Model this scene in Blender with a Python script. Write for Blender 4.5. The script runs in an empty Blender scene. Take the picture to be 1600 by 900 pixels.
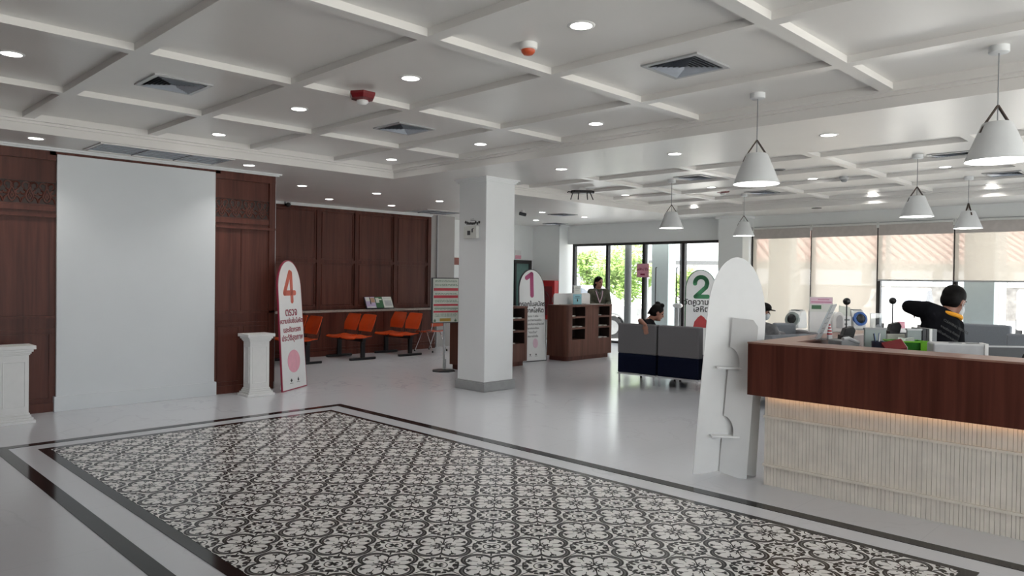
import bpy, bmesh, math, random
from mathutils import Vector, Matrix
random.seed(7)
S = bpy.context.scene
COL = S.collection
PI = math.pi

# ------------------------------------------------------------------ camera, world, sun, exposure
H = 1.56
YAW, PITCH, ROLL, FPX = 0.780618455, -0.0134983101, -0.0129535376, 1152.14989
cfw = Vector((math.cos(YAW)*math.cos(PITCH), math.sin(YAW)*math.cos(PITCH), math.sin(PITCH)))
cr0 = Vector((math.sin(YAW), -math.cos(YAW), 0))
cd0 = cfw.cross(cr0)
cr = cr0*math.cos(ROLL) + cd0*math.sin(ROLL)
cd = cd0*math.cos(ROLL) - cr0*math.sin(ROLL)
CAM = Vector((0, 0, H))
cam = bpy.data.objects.new('camera', bpy.data.cameras.new('camera'))
COL.objects.link(cam)
cam.matrix_world = Matrix(((cr.x, -cd.x, -cfw.x, 0), (cr.y, -cd.y, -cfw.y, 0), (cr.z, -cd.z, -cfw.z, H), (0, 0, 0, 1)))
cam.data.sensor_width = 36
cam.data.lens = 36*FPX/1600
cam.data.clip_start = 0.05
cam.data.clip_end = 300
S.camera = cam

def at(u, v, d):
    """the point seen at pixel u, v at depth d metres in front of the camera"""
    return CAM + (cr*((u-800)/FPX) + cd*((v-450)/FPX) + cfw)*d

world = bpy.data.worlds.new('sky'); S.world = world
world.use_nodes = True
bg = world.node_tree.nodes['Background']
bg.inputs['Color'].default_value = (0.90, 0.96, 1.0, 1)
bg.inputs['Strength'].default_value = 3.0
sun = bpy.data.objects.new('sun', bpy.data.lights.new('sun', 'SUN'))
COL.objects.link(sun)
sun.data.energy = 14.0
sun.data.angle = math.radians(6)
sun.data.color = (1.0, 0.96, 0.9)
sun.rotation_euler = Vector((0.16, 0.06, -1.0)).to_track_quat('-Z', 'Y').to_euler()
DOWNLIGHT = 14.0
BEAM = 3.6
S.view_settings.view_transform = 'Standard'
S.view_settings.look = 'None'
S.view_settings.exposure = 0.02
S.view_settings.gamma = 1.0
S.view_settings.use_curve_mapping = False

# ------------------------------------------------------------------ materials
def lin(c):
    c /= 255.0
    return c/12.92 if c <= 0.04045 else ((c+0.055)/1.055)**2.4
def rgb(r, g, b): return (lin(r), lin(g), lin(b), 1)
MATS = {}
def mat(name, col, rough=0.5, metal=0.0, spec=0.5, noise=0.06, nscale=12.0, coat=0.0, bump=0.0, stretch=None):
    m = bpy.data.materials.new(name); m.use_nodes = True
    nt = m.node_tree; b = nt.nodes['Principled BSDF']
    b.inputs['Roughness'].default_value = rough
    b.inputs['Metallic'].default_value = metal
    b.inputs['Specular IOR Level'].default_value = spec
    b.inputs['Coat Weight'].default_value = coat
    tc = nt.nodes.new('ShaderNodeTexCoord')
    src = tc.outputs['Object']
    if stretch:
        mp = nt.nodes.new('ShaderNodeMapping'); mp.inputs['Scale'].default_value = stretch
        nt.links.new(src, mp.inputs['Vector']); src = mp.outputs['Vector']
    n = nt.nodes.new('ShaderNodeTexNoise')
    n.inputs['Scale'].default_value = nscale; n.inputs['Detail'].default_value = 4
    nt.links.new(src, n.inputs['Vector'])
    r = nt.nodes.new('ShaderNodeValToRGB')
    r.color_ramp.elements[0].position = 0.3; r.color_ramp.elements[1].position = 0.7
    r.color_ramp.elements[0].color = tuple(c*(1-noise) for c in col[:3])+(1,)
    r.color_ramp.elements[1].color = tuple(min(1, c*(1+noise)) for c in col[:3])+(1,)
    nt.links.new(n.outputs['Fac'], r.inputs['Fac'])
    nt.links.new(r.outputs['Color'], b.inputs['Base Color'])
    if bump:
        bp = nt.nodes.new('ShaderNodeBump'); bp.inputs['Strength'].default_value = bump; bp.inputs['Distance'].default_value = 0.01
        nt.links.new(n.outputs['Fac'], bp.inputs['Height']); nt.links.new(bp.outputs['Normal'], b.inputs['Normal'])
    MATS[name] = m
    return m
def emit(name, col, s):
    m = bpy.data.materials.new(name); m.use_nodes = True
    nt = m.node_tree; nt.nodes.clear()
    e = nt.nodes.new('ShaderNodeEmission'); e.inputs['Color'].default_value = col; e.inputs['Strength'].default_value = s
    o = nt.nodes.new('ShaderNodeOutputMaterial'); nt.links.new(e.outputs[0], o.inputs[0])
    return m
def glassmat(name, col=(1, 1, 1, 1), gloss=0.06, rough=0.0):
    m = bpy.data.materials.new(name); m.use_nodes = True
    nt = m.node_tree; nt.nodes.clear()
    t = nt.nodes.new('ShaderNodeBsdfTransparent'); t.inputs['Color'].default_value = col
    g = nt.nodes.new('ShaderNodeBsdfGlossy'); g.inputs['Roughness'].default_value = rough
    mx = nt.nodes.new('ShaderNodeMixShader'); mx.inputs[0].default_value = gloss
    o = nt.nodes.new('ShaderNodeOutputMaterial')
    nt.links.new(t.outputs[0], mx.inputs[1]); nt.links.new(g.outputs[0], mx.inputs[2]); nt.links.new(mx.outputs[0], o.inputs[0])
    return m
def blindmat(name, col, clear):
    m = bpy.data.materials.new(name); m.use_nodes = True
    nt = m.node_tree; nt.nodes.clear()
    t = nt.nodes.new('ShaderNodeBsdfTransparent'); t.inputs['Color'].default_value = (1, 0.98, 0.95, 1)
    d = nt.nodes.new('ShaderNodeBsdfDiffuse'); d.inputs['Color'].default_value = col
    tl = nt.nodes.new('ShaderNodeBsdfTranslucent'); tl.inputs['Color'].default_value = col
    w = nt.nodes.new('ShaderNodeTexNoise'); w.inputs['Scale'].default_value = 60
    tc = nt.nodes.new('ShaderNodeTexCoord'); nt.links.new(tc.outputs['Object'], w.inputs['Vector'])
    mr = nt.nodes.new('ShaderNodeMapRange'); mr.inputs['To Min'].default_value = 0.5; mr.inputs['To Max'].default_value = 0.6
    nt.links.new(w.outputs['Fac'], mr.inputs['Value'])
    m1 = nt.nodes.new('ShaderNodeMixShader'); nt.links.new(mr.outputs[0], m1.inputs[0])
    nt.links.new(d.outputs[0], m1.inputs[1]); nt.links.new(tl.outputs[0], m1.inputs[2])
    m2 = nt.nodes.new('ShaderNodeMixShader'); m2.inputs[0].default_value = clear
    nt.links.new(m1.outputs[0], m2.inputs[1]); nt.links.new(t.outputs[0], m2.inputs[2])
    o = nt.nodes.new('ShaderNodeOutputMaterial'); nt.links.new(m2.outputs[0], o.inputs[0])
    return m
def woodmat(name, col, col2, rough=0.38, scale=(14, 14, 0.7), plank=0.0):
    m = bpy.data.materials.new(name); m.use_nodes = True
    nt = m.node_tree; b = nt.nodes['Principled BSDF']
    b.inputs['Roughness'].default_value = rough
    b.inputs['Specular IOR Level'].default_value = 0.22
    tc = nt.nodes.new('ShaderNodeTexCoord')
    mp = nt.nodes.new('ShaderNodeMapping'); mp.inputs['Scale'].default_value = scale
    nt.links.new(tc.outputs['Object'], mp.inputs['Vector'])
    n = nt.nodes.new('ShaderNodeTexNoise'); n.inputs['Scale'].default_value = 1.6; n.inputs['Detail'].default_value = 6; n.inputs['Distortion'].default_value = 0.5
    nt.links.new(mp.outputs[0], n.inputs['Vector'])
    n2 = nt.nodes.new('ShaderNodeTexNoise'); n2.inputs['Scale'].default_value = 0.35; n2.inputs['Detail'].default_value = 2
    nt.links.new(mp.outputs[0], n2.inputs['Vector'])
    ad = nt.nodes.new('ShaderNodeMath'); ad.operation = 'ADD'
    nt.links.new(n.outputs['Fac'], ad.inputs[0]); nt.links.new(n2.outputs['Fac'], ad.inputs[1])
    r = nt.nodes.new('ShaderNodeValToRGB')
    r.color_ramp.elements[0].position = 0.62; r.color_ramp.elements[0].color = col
    r.color_ramp.elements[1].position = 1.32; r.color_ramp.elements[1].color = col2
    dv = nt.nodes.new('ShaderNodeMath'); dv.operation = 'MULTIPLY'; dv.inputs[1].default_value = 1.0
    nt.links.new(ad.outputs[0], dv.inputs[0])
    mr = nt.nodes.new('ShaderNodeMapRange'); mr.inputs['From Min'].default_value = 0.7; mr.inputs['From Max'].default_value = 1.3
    nt.links.new(dv.outputs[0], mr.inputs['Value'])
    r.color_ramp.elements[0].position = 0.0; r.color_ramp.elements[1].position = 1.0
    nt.links.new(mr.outputs[0], r.inputs['Fac']); nt.links.new(r.outputs[0], b.inputs['Base Color'])
    return m

M_WALL = mat('white paint', (0.80, 0.82, 0.83, 1), 0.55, noise=0.015, nscale=2)
M_LITWALL = mat('lit white paint', (0.90, 0.92, 0.91, 1), 0.5, noise=0.015, nscale=2)  # white paint lightened to stand for brighter light on the far walls
M_CEIL = mat('ceiling paint', (0.79, 0.775, 0.75, 1), 0.30, noise=0.015, nscale=2)
M_PANEL = mat('white panel', (0.70, 0.73, 0.75, 1), 0.45, noise=0.015, nscale=2)
M_GREYWALL = mat('grey wall', (0.42, 0.40, 0.39, 1), 0.6, noise=0.03, nscale=3)
M_WOOD = woodmat('dark red wood', (0.066, 0.021, 0.015, 1), (0.135, 0.046, 0.033, 1))
M_WOODH = woodmat('counter wood', (0.054, 0.0145, 0.0095, 1), (0.125, 0.038, 0.026, 1))
M_WOODTOP = woodmat('counter top wood', (0.20, 0.11, 0.085, 1), (0.30, 0.17, 0.13, 1), 0.3, (0.8, 12, 12))
M_DESK = woodmat('desk wood', (0.085, 0.033, 0.023, 1), (0.16, 0.066, 0.046, 1))
M_DARKIN = mat('recess shade', (0.03, 0.016, 0.013, 1), 0.6)  # wood colour darkened to stand for shade inside recesses
M_LEDGE = mat('grey speckled stone', (0.34, 0.30, 0.27, 1), 0.35, noise=0.3, nscale=60)
M_CREAM = mat('cream ribs', (0.78, 0.725, 0.645, 1), 0.5, noise=0.07, nscale=9)
M_BLACK = mat('black plastic', (0.012, 0.012, 0.013, 1), 0.4)
M_BLACKM = mat('black metal', (0.015, 0.015, 0.017, 1), 0.35, 0.2)
M_FRAME = mat('dark bronze frame', (0.02, 0.018, 0.018, 1), 0.4)
M_ALU = mat('grey aluminium', (0.45, 0.46, 0.47, 1), 0.35, 0.3)
M_CHROME = mat('chrome', (0.75, 0.75, 0.76, 1), 0.18, 1.0)
M_ORANGE = mat('orange plastic', (0.62, 0.075, 0.015, 1), 0.35)
M_WHITE = mat('white plastic', (0.80, 0.80, 0.79, 1), 0.35, noise=0.02)
M_BOARD = mat('white foam board', (0.79, 0.80, 0.80, 1), 0.35, noise=0.015, coat=0.2)
M_OFFW = mat('off white', (0.70, 0.71, 0.68, 1), 0.45, noise=0.03)
M_GREYF = mat('grey upholstery', (0.17, 0.165, 0.175, 1), 0.85, noise=0.06, nscale=80, bump=0.1)
M_GREYF2 = mat('blue grey upholstery', (0.20, 0.215, 0.24, 1), 0.85, noise=0.06, nscale=80, bump=0.1)
M_NAVY = mat('navy upholstery', (0.004, 0.007, 0.024, 1), 0.85, spec=0.15, noise=0.1, nscale=80, bump=0.1)
M_RED = mat('red paint', (0.45, 0.012, 0.015, 1), 0.35)
M_REDDK = mat('dark red', (0.16, 0.008, 0.012, 1), 0.3)
M_REDPRINT = mat('red print', (0.50, 0.02, 0.04, 1), 0.4)
M_MAROON = mat('maroon print', (0.28, 0.012, 0.045, 1), 0.4)
M_INK = mat('black ink', (0.02, 0.02, 0.022, 1), 0.5)
M_MAGENTA = mat('magenta print', (0.42, 0.045, 0.17, 1), 0.4)
M_GREENP = mat('green print', (0.012, 0.21, 0.07, 1), 0.4)
M_PINK = mat('pink print', (0.80, 0.38, 0.47, 1), 0.5)
M_PALEPINK = mat('pale pink print', (0.72, 0.52, 0.62, 1), 0.5)
M_LILAC = mat('lilac print', (0.52, 0.42, 0.62, 1), 0.5)
M_LIME = mat('lime plastic', (0.17, 0.50, 0.02, 1), 0.35)
M_GREEN = mat('green plastic', (0.03, 0.20, 0.02, 1), 0.35)
M_DKGREEN = mat('dark green print', (0.04, 0.14, 0.06, 1), 0.5)
M_YELLOW = mat('yellow ribbon', (0.85, 0.36, 0.01, 1), 0.6)
M_PAPER = mat('paper', (0.72, 0.74, 0.70, 1), 0.7, noise=0.03)
M_PALEGREEN = mat('pale green paper', (0.66, 0.69, 0.62, 1), 0.6, noise=0.08)
M_TEALP = mat('teal print', (0.25, 0.52, 0.60, 1), 0.5)
M_BLUEP = mat('blue plastic', (0.03, 0.10, 0.33, 1), 0.35)
M_MIDGREY = mat('mid grey plastic', (0.26, 0.27, 0.28, 1), 0.5)
M_DKGREY = mat('dark grey plastic', (0.055, 0.057, 0.062, 1), 0.55)
M_PALEGREY = mat('pale grey plastic', (0.50, 0.51, 0.52, 1), 0.45)
M_GREYGREEN = mat('grey green plastic', (0.25, 0.29, 0.28, 1), 0.35)
M_SKIRT = mat('grey skirting', (0.33, 0.34, 0.345, 1), 0.4)
M_STRAP = mat('brown leather', (0.05, 0.028, 0.02, 1), 0.5)
M_SHADE = mat('white lamp shade', (0.74, 0.76, 0.77, 1), 0.5, noise=0.02)
M_SKIN = mat('skin', (0.42, 0.20, 0.14, 1), 0.5, noise=0.05)
M_SKIN2 = mat('tan skin', (0.26, 0.12, 0.08, 1), 0.5, noise=0.05)
M_HAIR = mat('black hair', (0.006, 0.005, 0.005, 1), 0.6, spec=0.12, noise=0.3, nscale=60)
M_EYE = mat('dark eye', (0.01, 0.008, 0.008, 1), 0.2)
M_LIPS = mat('lips', (0.33, 0.08, 0.07, 1), 0.5)
M_MASK = mat('pale face mask', (0.62, 0.66, 0.68, 1), 0.8)
M_BLKSHIRT = mat('black cloth', (0.006, 0.006, 0.008, 1), 0.9, spec=0.08, noise=0.2, nscale=30)
M_KHAKI = mat('olive grey cloth', (0.085, 0.085, 0.06, 1), 0.9, noise=0.25, nscale=25)
M_GREYSHIRT = mat('grey cloth', (0.16, 0.16, 0.165, 1), 0.9, noise=0.2, nscale=25)
M_TROUSER = mat('dark trousers', (0.02, 0.022, 0.03, 1), 0.9, noise=0.2)
M_GREYTXT = mat('grey lettering', (0.09, 0.09, 0.09, 1), 0.8, spec=0.1)
M_GLASS = glassmat('clear glass')
M_GLASSG = glassmat('greenish glass', (0.55, 0.75, 0.70, 1), 0.12)
M_ACRYL = glassmat('clear acrylic', (0.88, 0.92, 0.95, 1), 0.12, 0.05)
M_BLIND = blindmat('blind fabric', (0.80, 0.745, 0.68, 1), 0.33)
M_LAMP = emit('downlight glow', (1.0, 0.97, 0.92, 1), DOWNLIGHT)
M_PEND = emit('pendant glow', (1.0, 0.97, 0.93, 1), 13.0)
M_LED = emit('warm led strip', (1.0, 0.55, 0.25, 1), 3.2)
M_CONC = mat('concrete ground', (0.62, 0.61, 0.58, 1), 0.8, noise=0.06, nscale=0.7)
M_EXTWHITE = mat('exterior white', (0.62, 0.70, 0.70, 1), 0.7, noise=0.02)
M_EXTGREY = mat('exterior grey', (0.16, 0.165, 0.17, 1), 0.7)
M_ROOFP = mat('pink roof tiles', (0.62, 0.42, 0.38, 1), 0.7, noise=0.10, nscale=2)
M_STONE = mat('grey stone wall', (0.24, 0.23, 0.22, 1), 0.9, noise=0.35, nscale=3)
M_CARW = mat('white car paint', (0.75, 0.76, 0.77, 1), 0.15, coat=0.5, noise=0.01)
M_CARGL = mat('car glass', (0.30, 0.33, 0.38, 1), 0.15)
M_TYRE = mat('tyre rubber', (0.03, 0.03, 0.032, 1), 0.8)
M_LEAF = mat('bright leaves', (0.30, 0.44, 0.12, 1), 0.6, noise=0.35, nscale=1.5)
M_BARK = mat('bark', (0.22, 0.17, 0.13, 1), 0.9, noise=0.3)

# small expression builder for shader maths
class X:
    nt = None
    def __init__(s, v): s.v = v
    @staticmethod
    def op(o, *a):
        n = X.nt.nodes.new('ShaderNodeMath'); n.operation = o
        for i, q in enumerate(a):
            q = q.v if isinstance(q, X) else q
            if isinstance(q, (int, float)): n.inputs[i].default_value = q
            else: X.nt.links.new(q, n.inputs[i])
        return X(n.outputs[0])
    def __add__(s, o): return X.op('ADD', s, o)
    def __radd__(s, o): return X.op('ADD', o, s)
    def __sub__(s, o): return X.op('SUBTRACT', s, o)
    def __rsub__(s, o): return X.op('SUBTRACT', o, s)
    def __mul__(s, o): return X.op('MULTIPLY', s, o)
    def __rmul__(s, o): return X.op('MULTIPLY', o, s)
    def abs(s): return X.op('ABSOLUTE', s)
    def lt(s, o): return X.op('LESS_THAN', s, o)
    def gt(s, o): return X.op('GREATER_THAN', s, o)
def xmax(a, b): return X.op('MAXIMUM', a, b)
def xmin(a, b): return X.op('MINIMUM', a, b)
def xlen(a, b): return X.op('SQRT', a*a + b*b)
def band(d, w): return d.abs().lt(w)

def rug_material():
    m = bpy.data.materials.new('patterned encaustic tiles'); m.use_nodes = True
    nt = m.node_tree; X.nt = nt
    b = nt.nodes['Principled BSDF']; b.inputs['Roughness'].default_value = 0.27; b.inputs['Specular IOR Level'].default_value = 0.22
    tc = nt.nodes.new('ShaderNodeTexCoord'); sp = nt.nodes.new('ShaderNodeSeparateXYZ')
    nt.links.new(tc.outputs['Object'], sp.inputs[0])
    px = X.op('FRACT', (X(sp.outputs[0]) - 1.75)*2.5) - 0.5
    py = X.op('FRACT', (X(sp.outputs[1]) - 0.66)*2.5) - 0.5
    ax, ay = px.abs(), py.abs()
    a, c = xmax(ax, ay), xmin(ax, ay)
    outer = xlen(a-0.262, c) - 0.226
    inner = xlen(a-0.236, c) - 0.178
    # 0 white, 1 black, grey in the crescent
    ink = band(outer+0.010, 0.016)
    ring = outer.lt(0.0)*inner.gt(0.0)
    ink = xmax(ink, ring*inner.lt(0.024))
    inside = inner.lt(0.0)
    # two blossoms in every lobe
    fx, fy = a-0.315, c-0.092
    u, w = fx*0.85+fy*0.53, fy*0.85-fx*0.53
    fl = xmax((xlen(u*0.75, w*1.15)-0.027).lt(0.0), (xlen(u-0.022, (w.abs()-0.034)*1.5)-0.024).lt(0.0))
    fl = xmax(fl, band(w, 0.006)*u.lt(0.0)*u.gt(-0.11))
    # scrolls towards the middle
    sc = band(xlen(a-0.150, c-0.050)-0.042, 0.009)*a.lt(0.170)
    st = band(a-c, 0.014)*a.gt(0.065)*a.lt(0.20)
    dot = ((a-c).abs()*1.1+(a-0.085).abs()*0.8).lt(0.038)
    star = ((a-0.085).abs()*0.55+c*1.3).lt(0.032)
    ax_line = c.lt(0.010)*a.gt(0.10)*a.lt(0.165)
    motif = xmax(xmax(fl, sc), xmax(xmax(st, dot), xmax(star, ax_line)))
    ink = xmax(ink, inside*motif)
    # medallion on the cell corner
    qx, qy = 0.5-ax, 0.5-ay
    k, n = xmax(qx, qy), xmin(qx, qy)
    out = outer.gt(0.016)
    med = band(xlen(qx, qy)-0.122, 0.008)
    petal = (n - (0.018 + k*0.20)).lt(0.0)*k.lt(0.078)
    pal = (xlen((k+n-0.32)*0.7, (k-n)*0.42)-0.036).lt(0.0)
    pal = xmax(pal, band(k-n, 0.016)*(k+n).gt(0.30)*(k+n).lt(0.60))
    pal = xmax(pal, band(k+n-0.375, 0.020)*(k-n).lt(0.13))
    lf = (xlen((k-0.205)*0.75, (n-0.045)*1.2)-0.034).lt(0.0)
    lf = xmax(lf, (xlen((k-0.262)*1.2, (n-0.015)*0.75)-0.036).lt(0.0))
    lf = xmax(lf, (xlen((k-0.245)*1.0, (n-0.100)*1.0)-0.030).lt(0.0))
    lf = xmax(lf, band(n, 0.009)*k.gt(0.28))
    ink = xmax(ink, out*xmax(xmax(med, petal), xmax(pal, lf)))
    joint = xmax(ax, ay).gt(0.497)
    grey = ring*(1.0-ink)
    nz = nt.nodes.new('ShaderNodeTexNoise'); nz.inputs['Scale'].default_value = 3.0
    nt.links.new(tc.outputs['Object'], nz.inputs['Vector'])
    base = X(nz.outputs['Fac'])*0.10 + 0.66
    val = base*(1.0-ink)*(1.0-grey) + ink*0.010 + grey*0.15
    val = val*(1.0 - joint*0.25)
    cm = nt.nodes.new('ShaderNodeCombineColor')
    nt.links.new(val.v, cm.inputs[0]); nt.links.new((val*0.995).v, cm.inputs[1]); nt.links.new((val*0.975).v, cm.inputs[2])
    nt.links.new(cm.outputs[0], b.inputs['Base Color'])
    return m
def marble_material(name, base, rough, tile=True):
    m = bpy.data.materials.new(name); m.use_nodes = True
    nt = m.node_tree; X.nt = nt
    b = nt.nodes['Principled BSDF']; b.inputs['Roughness'].default_value = rough; b.inputs['Specular IOR Level'].default_value = 0.55
    tc = nt.nodes.new('ShaderNodeTexCoord')
    n = nt.nodes.new('ShaderNodeTexNoise'); n.inputs['Scale'].default_value = 0.9; n.inputs['Detail'].default_value = 8; n.inputs['Distortion'].default_value = 1.6
    nt.links.new(tc.outputs['Object'], n.inputs['Vector'])
    n2 = nt.nodes.new('ShaderNodeTexNoise'); n2.inputs['Scale'].default_value = 0.5; n2.inputs['Detail'].default_value = 3
    nt.links.new(tc.outputs['Object'], n2.inputs['Vector'])
    vein = (X(n.outputs['Fac'])-0.5).abs()
    vein = xmax(0.0, 1.0 - vein*60.0)*xmax(0.0, X(n2.outputs['Fac'])-0.45)*0.75
    cloud = X(n2.outputs['Fac'])*0.12 - 0.06
    sp = nt.nodes.new('ShaderNodeSeparateXYZ'); nt.links.new(tc.outputs['Object'], sp.inputs[0])
    fac = 1.0 + cloud - vein
    if tile:
        jx = (X.op('FRACT', X(sp.outputs[0])*1.25+0.2)-0.5).abs().gt(0.498)
        jy = (X.op('FRACT', X(sp.outputs[1])*1.25+0.3)-0.5).abs().gt(0.498)
        fac = fac*(1.0 - xmax(jx, jy)*0.12)
    cm = nt.nodes.new('ShaderNodeCombineColor')
    for i in range(3): nt.links.new((fac*base[i]).v, cm.inputs[i])
    nt.links.new(cm.outputs[0], b.inputs['Base Color'])
    return m
M_RUG = rug_material()
M_FLOOR = marble_material('pale marble floor', (0.60, 0.615, 0.65), 0.19)
M_BAND = mat('black granite band', (0.010, 0.010, 0.011, 1), 0.10, spec=0.25, noise=0.3, nscale=90)

# ------------------------------------------------------------------ mesh helpers
def box(bm, x0, x1, y0, y1, z0, z1):
    vs = [bm.verts.new(p) for p in ((x0,y0,z0),(x1,y0,z0),(x1,y1,z0),(x0,y1,z0),(x0,y0,z1),(x1,y0,z1),(x1,y1,z1),(x0,y1,z1))]
    for f in ((0,3,2,1),(4,5,6,7),(0,1,5,4),(1,2,6,5),(2,3,7,6),(3,0,4,7)): bm.faces.new([vs[i] for i in f])
    return vs
def frame_of(d):
    d = d.normalized(); u = d.orthogonal().normalized(); return u, d.cross(u)
def tube(bm, pts, r, seg=8, caps=True, radii=None):
    pts = [Vector(p) for p in pts]; rings = []
    for i, p in enumerate(pts):
        d = (pts[min(i+1, len(pts)-1)] - pts[max(i-1, 0)])
        d = d.normalized() if d.length > 1e-9 else Vector((0, 0, 1))
        if i == 0: u, w = frame_of(d)
        else:
            u = (u - d*u.dot(d)); u = u.normalized() if u.length > 1e-6 else frame_of(d)[0]; w = d.cross(u)
        rr = radii[i] if radii else r
        rings.append([bm.verts.new(p + u*(math.cos(2*PI*k/seg)*rr) + w*(math.sin(2*PI*k/seg)*rr)) for k in range(seg)])
    for a, b in zip(rings, rings[1:]):
        for k in range(seg): bm.faces.new((a[k], a[(k+1) % seg], b[(k+1) % seg], b[k]))
    if caps:
        bm.faces.new(rings[0][::-1]); bm.faces.new(rings[-1])
def lathe(bm, prof, seg=24, c=(0, 0, 0), close=True):
    c = Vector(c); rings = []
    for r, z in prof:
        rings.append([bm.verts.new(c + Vector((r*math.cos(2*PI*k/seg), r*math.sin(2*PI*k/seg), z))) for k in range(seg)])
    for a, b in zip(rings, rings[1:]):
        for k in range(seg): bm.faces.new((a[k], a[(k+1) % seg], b[(k+1) % seg], b[k]))
    if close:
        bm.faces.new(rings[0][::-1]); bm.faces.new(rings[-1])
def prism(bm, pts, thick, plane='xz', off=0.0):
    """outline pts in a plane, given thickness along the third axis"""
    def P(a, b, t):
        return {'xz': (a, t, b), 'xy': (a, b, t), 'yz': (t, a, b)}[plane]
    lo = [bm.verts.new(P(a, b, off)) for a, b in pts]; hi = [bm.verts.new(P(a, b, off+thick)) for a, b in pts]
    n = len(pts)
    bm.faces.new(lo[::-1]); bm.faces.new(hi)
    for i in range(n): bm.faces.new((lo[i], lo[(i+1) % n], hi[(i+1) % n], hi[i]))
def ellipsoid(bm, c, r, rot=None, seg=16, rings=10):
    m = Matrix.Translation(Vector(c)) @ (rot.to_4x4() if rot else Matrix.Identity(4)) @ Matrix.Diagonal((r[0], r[1], r[2], 1))
    bmesh.ops.create_uvsphere(bm, u_segments=seg, v_segments=rings, radius=1, matrix=m)
def obj(name, bm, m, parent=None, smooth=False, bevel=0.0, kind=None, seg=2):
    me = bpy.data.meshes.new(name)
    bmesh.ops.recalc_face_normals(bm, faces=bm.faces[:])
    bm.to_mesh(me); bm.free()
    if m is not None: me.materials.append(m)
    o = bpy.data.objects.new(name, me); COL.objects.link(o)
    if parent: o.parent = parent
    if smooth:
        for p in me.polygons: p.use_smooth = True
        try: me.set_sharp_from_angle(angle=math.radians(40))
        except Exception: pass
    if bevel:
        md = o.modifiers.new('bevel', 'BEVEL'); md.width = bevel; md.segments = seg; md.limit_method = 'ANGLE'
        if hasattr(md, 'harden_normals'): pass
    if kind: o['kind'] = kind
    return o
def B(*boxes):
    bm = bmesh.new()
    for b in boxes: box(bm, *b)
    return bm
def tag(o, label, cat, group=None):
    o['label'] = label; o['category'] = cat
    if group: o['group'] = group
    return o
def thing(name, label, cat, loc=(0, 0, 0), rz=0.0, group=None):
    o = bpy.data.objects.new(name, None); COL.objects.link(o)
    o.location = loc; o.rotation_euler = (0, 0, rz); o.empty_display_size = 0.1
    return tag(o, label, cat, group)
def struct(name, bm, m, parent=None, bevel=0.0, smooth=False):
    return obj(name, bm, m, parent, smooth, bevel, 'structure')
def dup(root, loc=None, rz=None, label=None):
    r = root.copy(); COL.objects.link(r)
    if loc is not None: r.location = loc
    if rz is not None: r.rotation_euler = (0, 0, rz)
    if label: r['label'] = label
    for ch in list(root.children):
        c = ch.copy(); COL.objects.link(c); c.parent = r
        for g in list(ch.children):
            d = g.copy(); COL.objects.link(d); d.parent = c
    return r
def text(body, size, m, parent, mtx, bold=0.0, name='lettering', align='CENTER', sx=1.0, extrude=0.0008, line=1.0):
    cu = bpy.data.curves.new(name, 'FONT'); cu.body = body; cu.size = size; cu.align_x = align; cu.align_y = 'CENTER'
    cu.offset = bold; cu.extrude = extrude; cu.space_line = line; cu.resolution_u = 4
    cu.materials.append(m)
    f = bpy.data.objects.new(name, cu); COL.objects.link(f)
    dg = bpy.context.evaluated_depsgraph_get(); dg.update()
    me = bpy.data.meshes.new_from_object(f.evaluated_get(dg)); me.name = name
    bpy.data.objects.remove(f); bpy.data.curves.remove(cu)
    if not me.materials: me.materials.append(m)
    o = bpy.data.objects.new(name, me); COL.objects.link(o); o.parent = parent
    o.matrix_local = mtx @ Matrix.Diagonal((sx, 1, 1, 1))
    return o
FACE_MY = Matrix(((1, 0, 0, 0), (0, 0, -1, 0), (0, 1, 0, 0), (0, 0, 0, 1)))      # lettering upright, readable from -Y
def face_my(x, y, z): return Matrix.Translation((x, y, z)) @ FACE_MY
# ------------------------------------------------------------------ the setting
ZP, ZB, ZS = 3.11, 3.06, 2.935          # coffer panel, batten underside, soffit
X0, Y0, XG = -3.0, -3.5, 14.70          # rear wall, entrance side, glazing plane
struct('floor', B((X0, 15.3, Y0, 14.2, -0.12, 0.0)), M_FLOOR)
struct('ground', B((15.3, 90, -60, 90, -0.22, -0.08)), M_CONC)
struct('ground', B((X0-20, 15.3, -60, Y0, -0.22, -0.08)), M_CONC)
# inlaid tile carpet with two black border bands
struct('floor_inlay', B((1.75, 4.55, 1.06, 7.41, -0.01, 0.004)), M_RUG)
def ring(x0, x1, y0, y1, w, z=0.003):
    return B((x0, x1, y1-w, y1, -0.01, z), (x0, x1, y0, y0+w, -0.01, z), (x0, x0+w, y0+w, y1-w, -0.01, z), (x1-w, x1, y0+w, y1-w, -0.01, z))
bm = bmesh.new()
for b in ((1.67, 4.605, 7.41, 7.49), (1.67, 4.605, 0.98, 1.06)): box(bm, b[0], b[1], b[2], b[3], -0.01, 0.003)
box(bm, 1.67, 1.75, 1.06, 7.41, -0.01, 0.003); box(bm, 4.55, 4.605, 1.06, 7.41, -0.01, 0.003)
struct('trim_1', bm, M_BAND)
struct('trim_2', ring(1.38, 4.905, 0.69, 7.775, 0.102), M_BAND)

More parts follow.
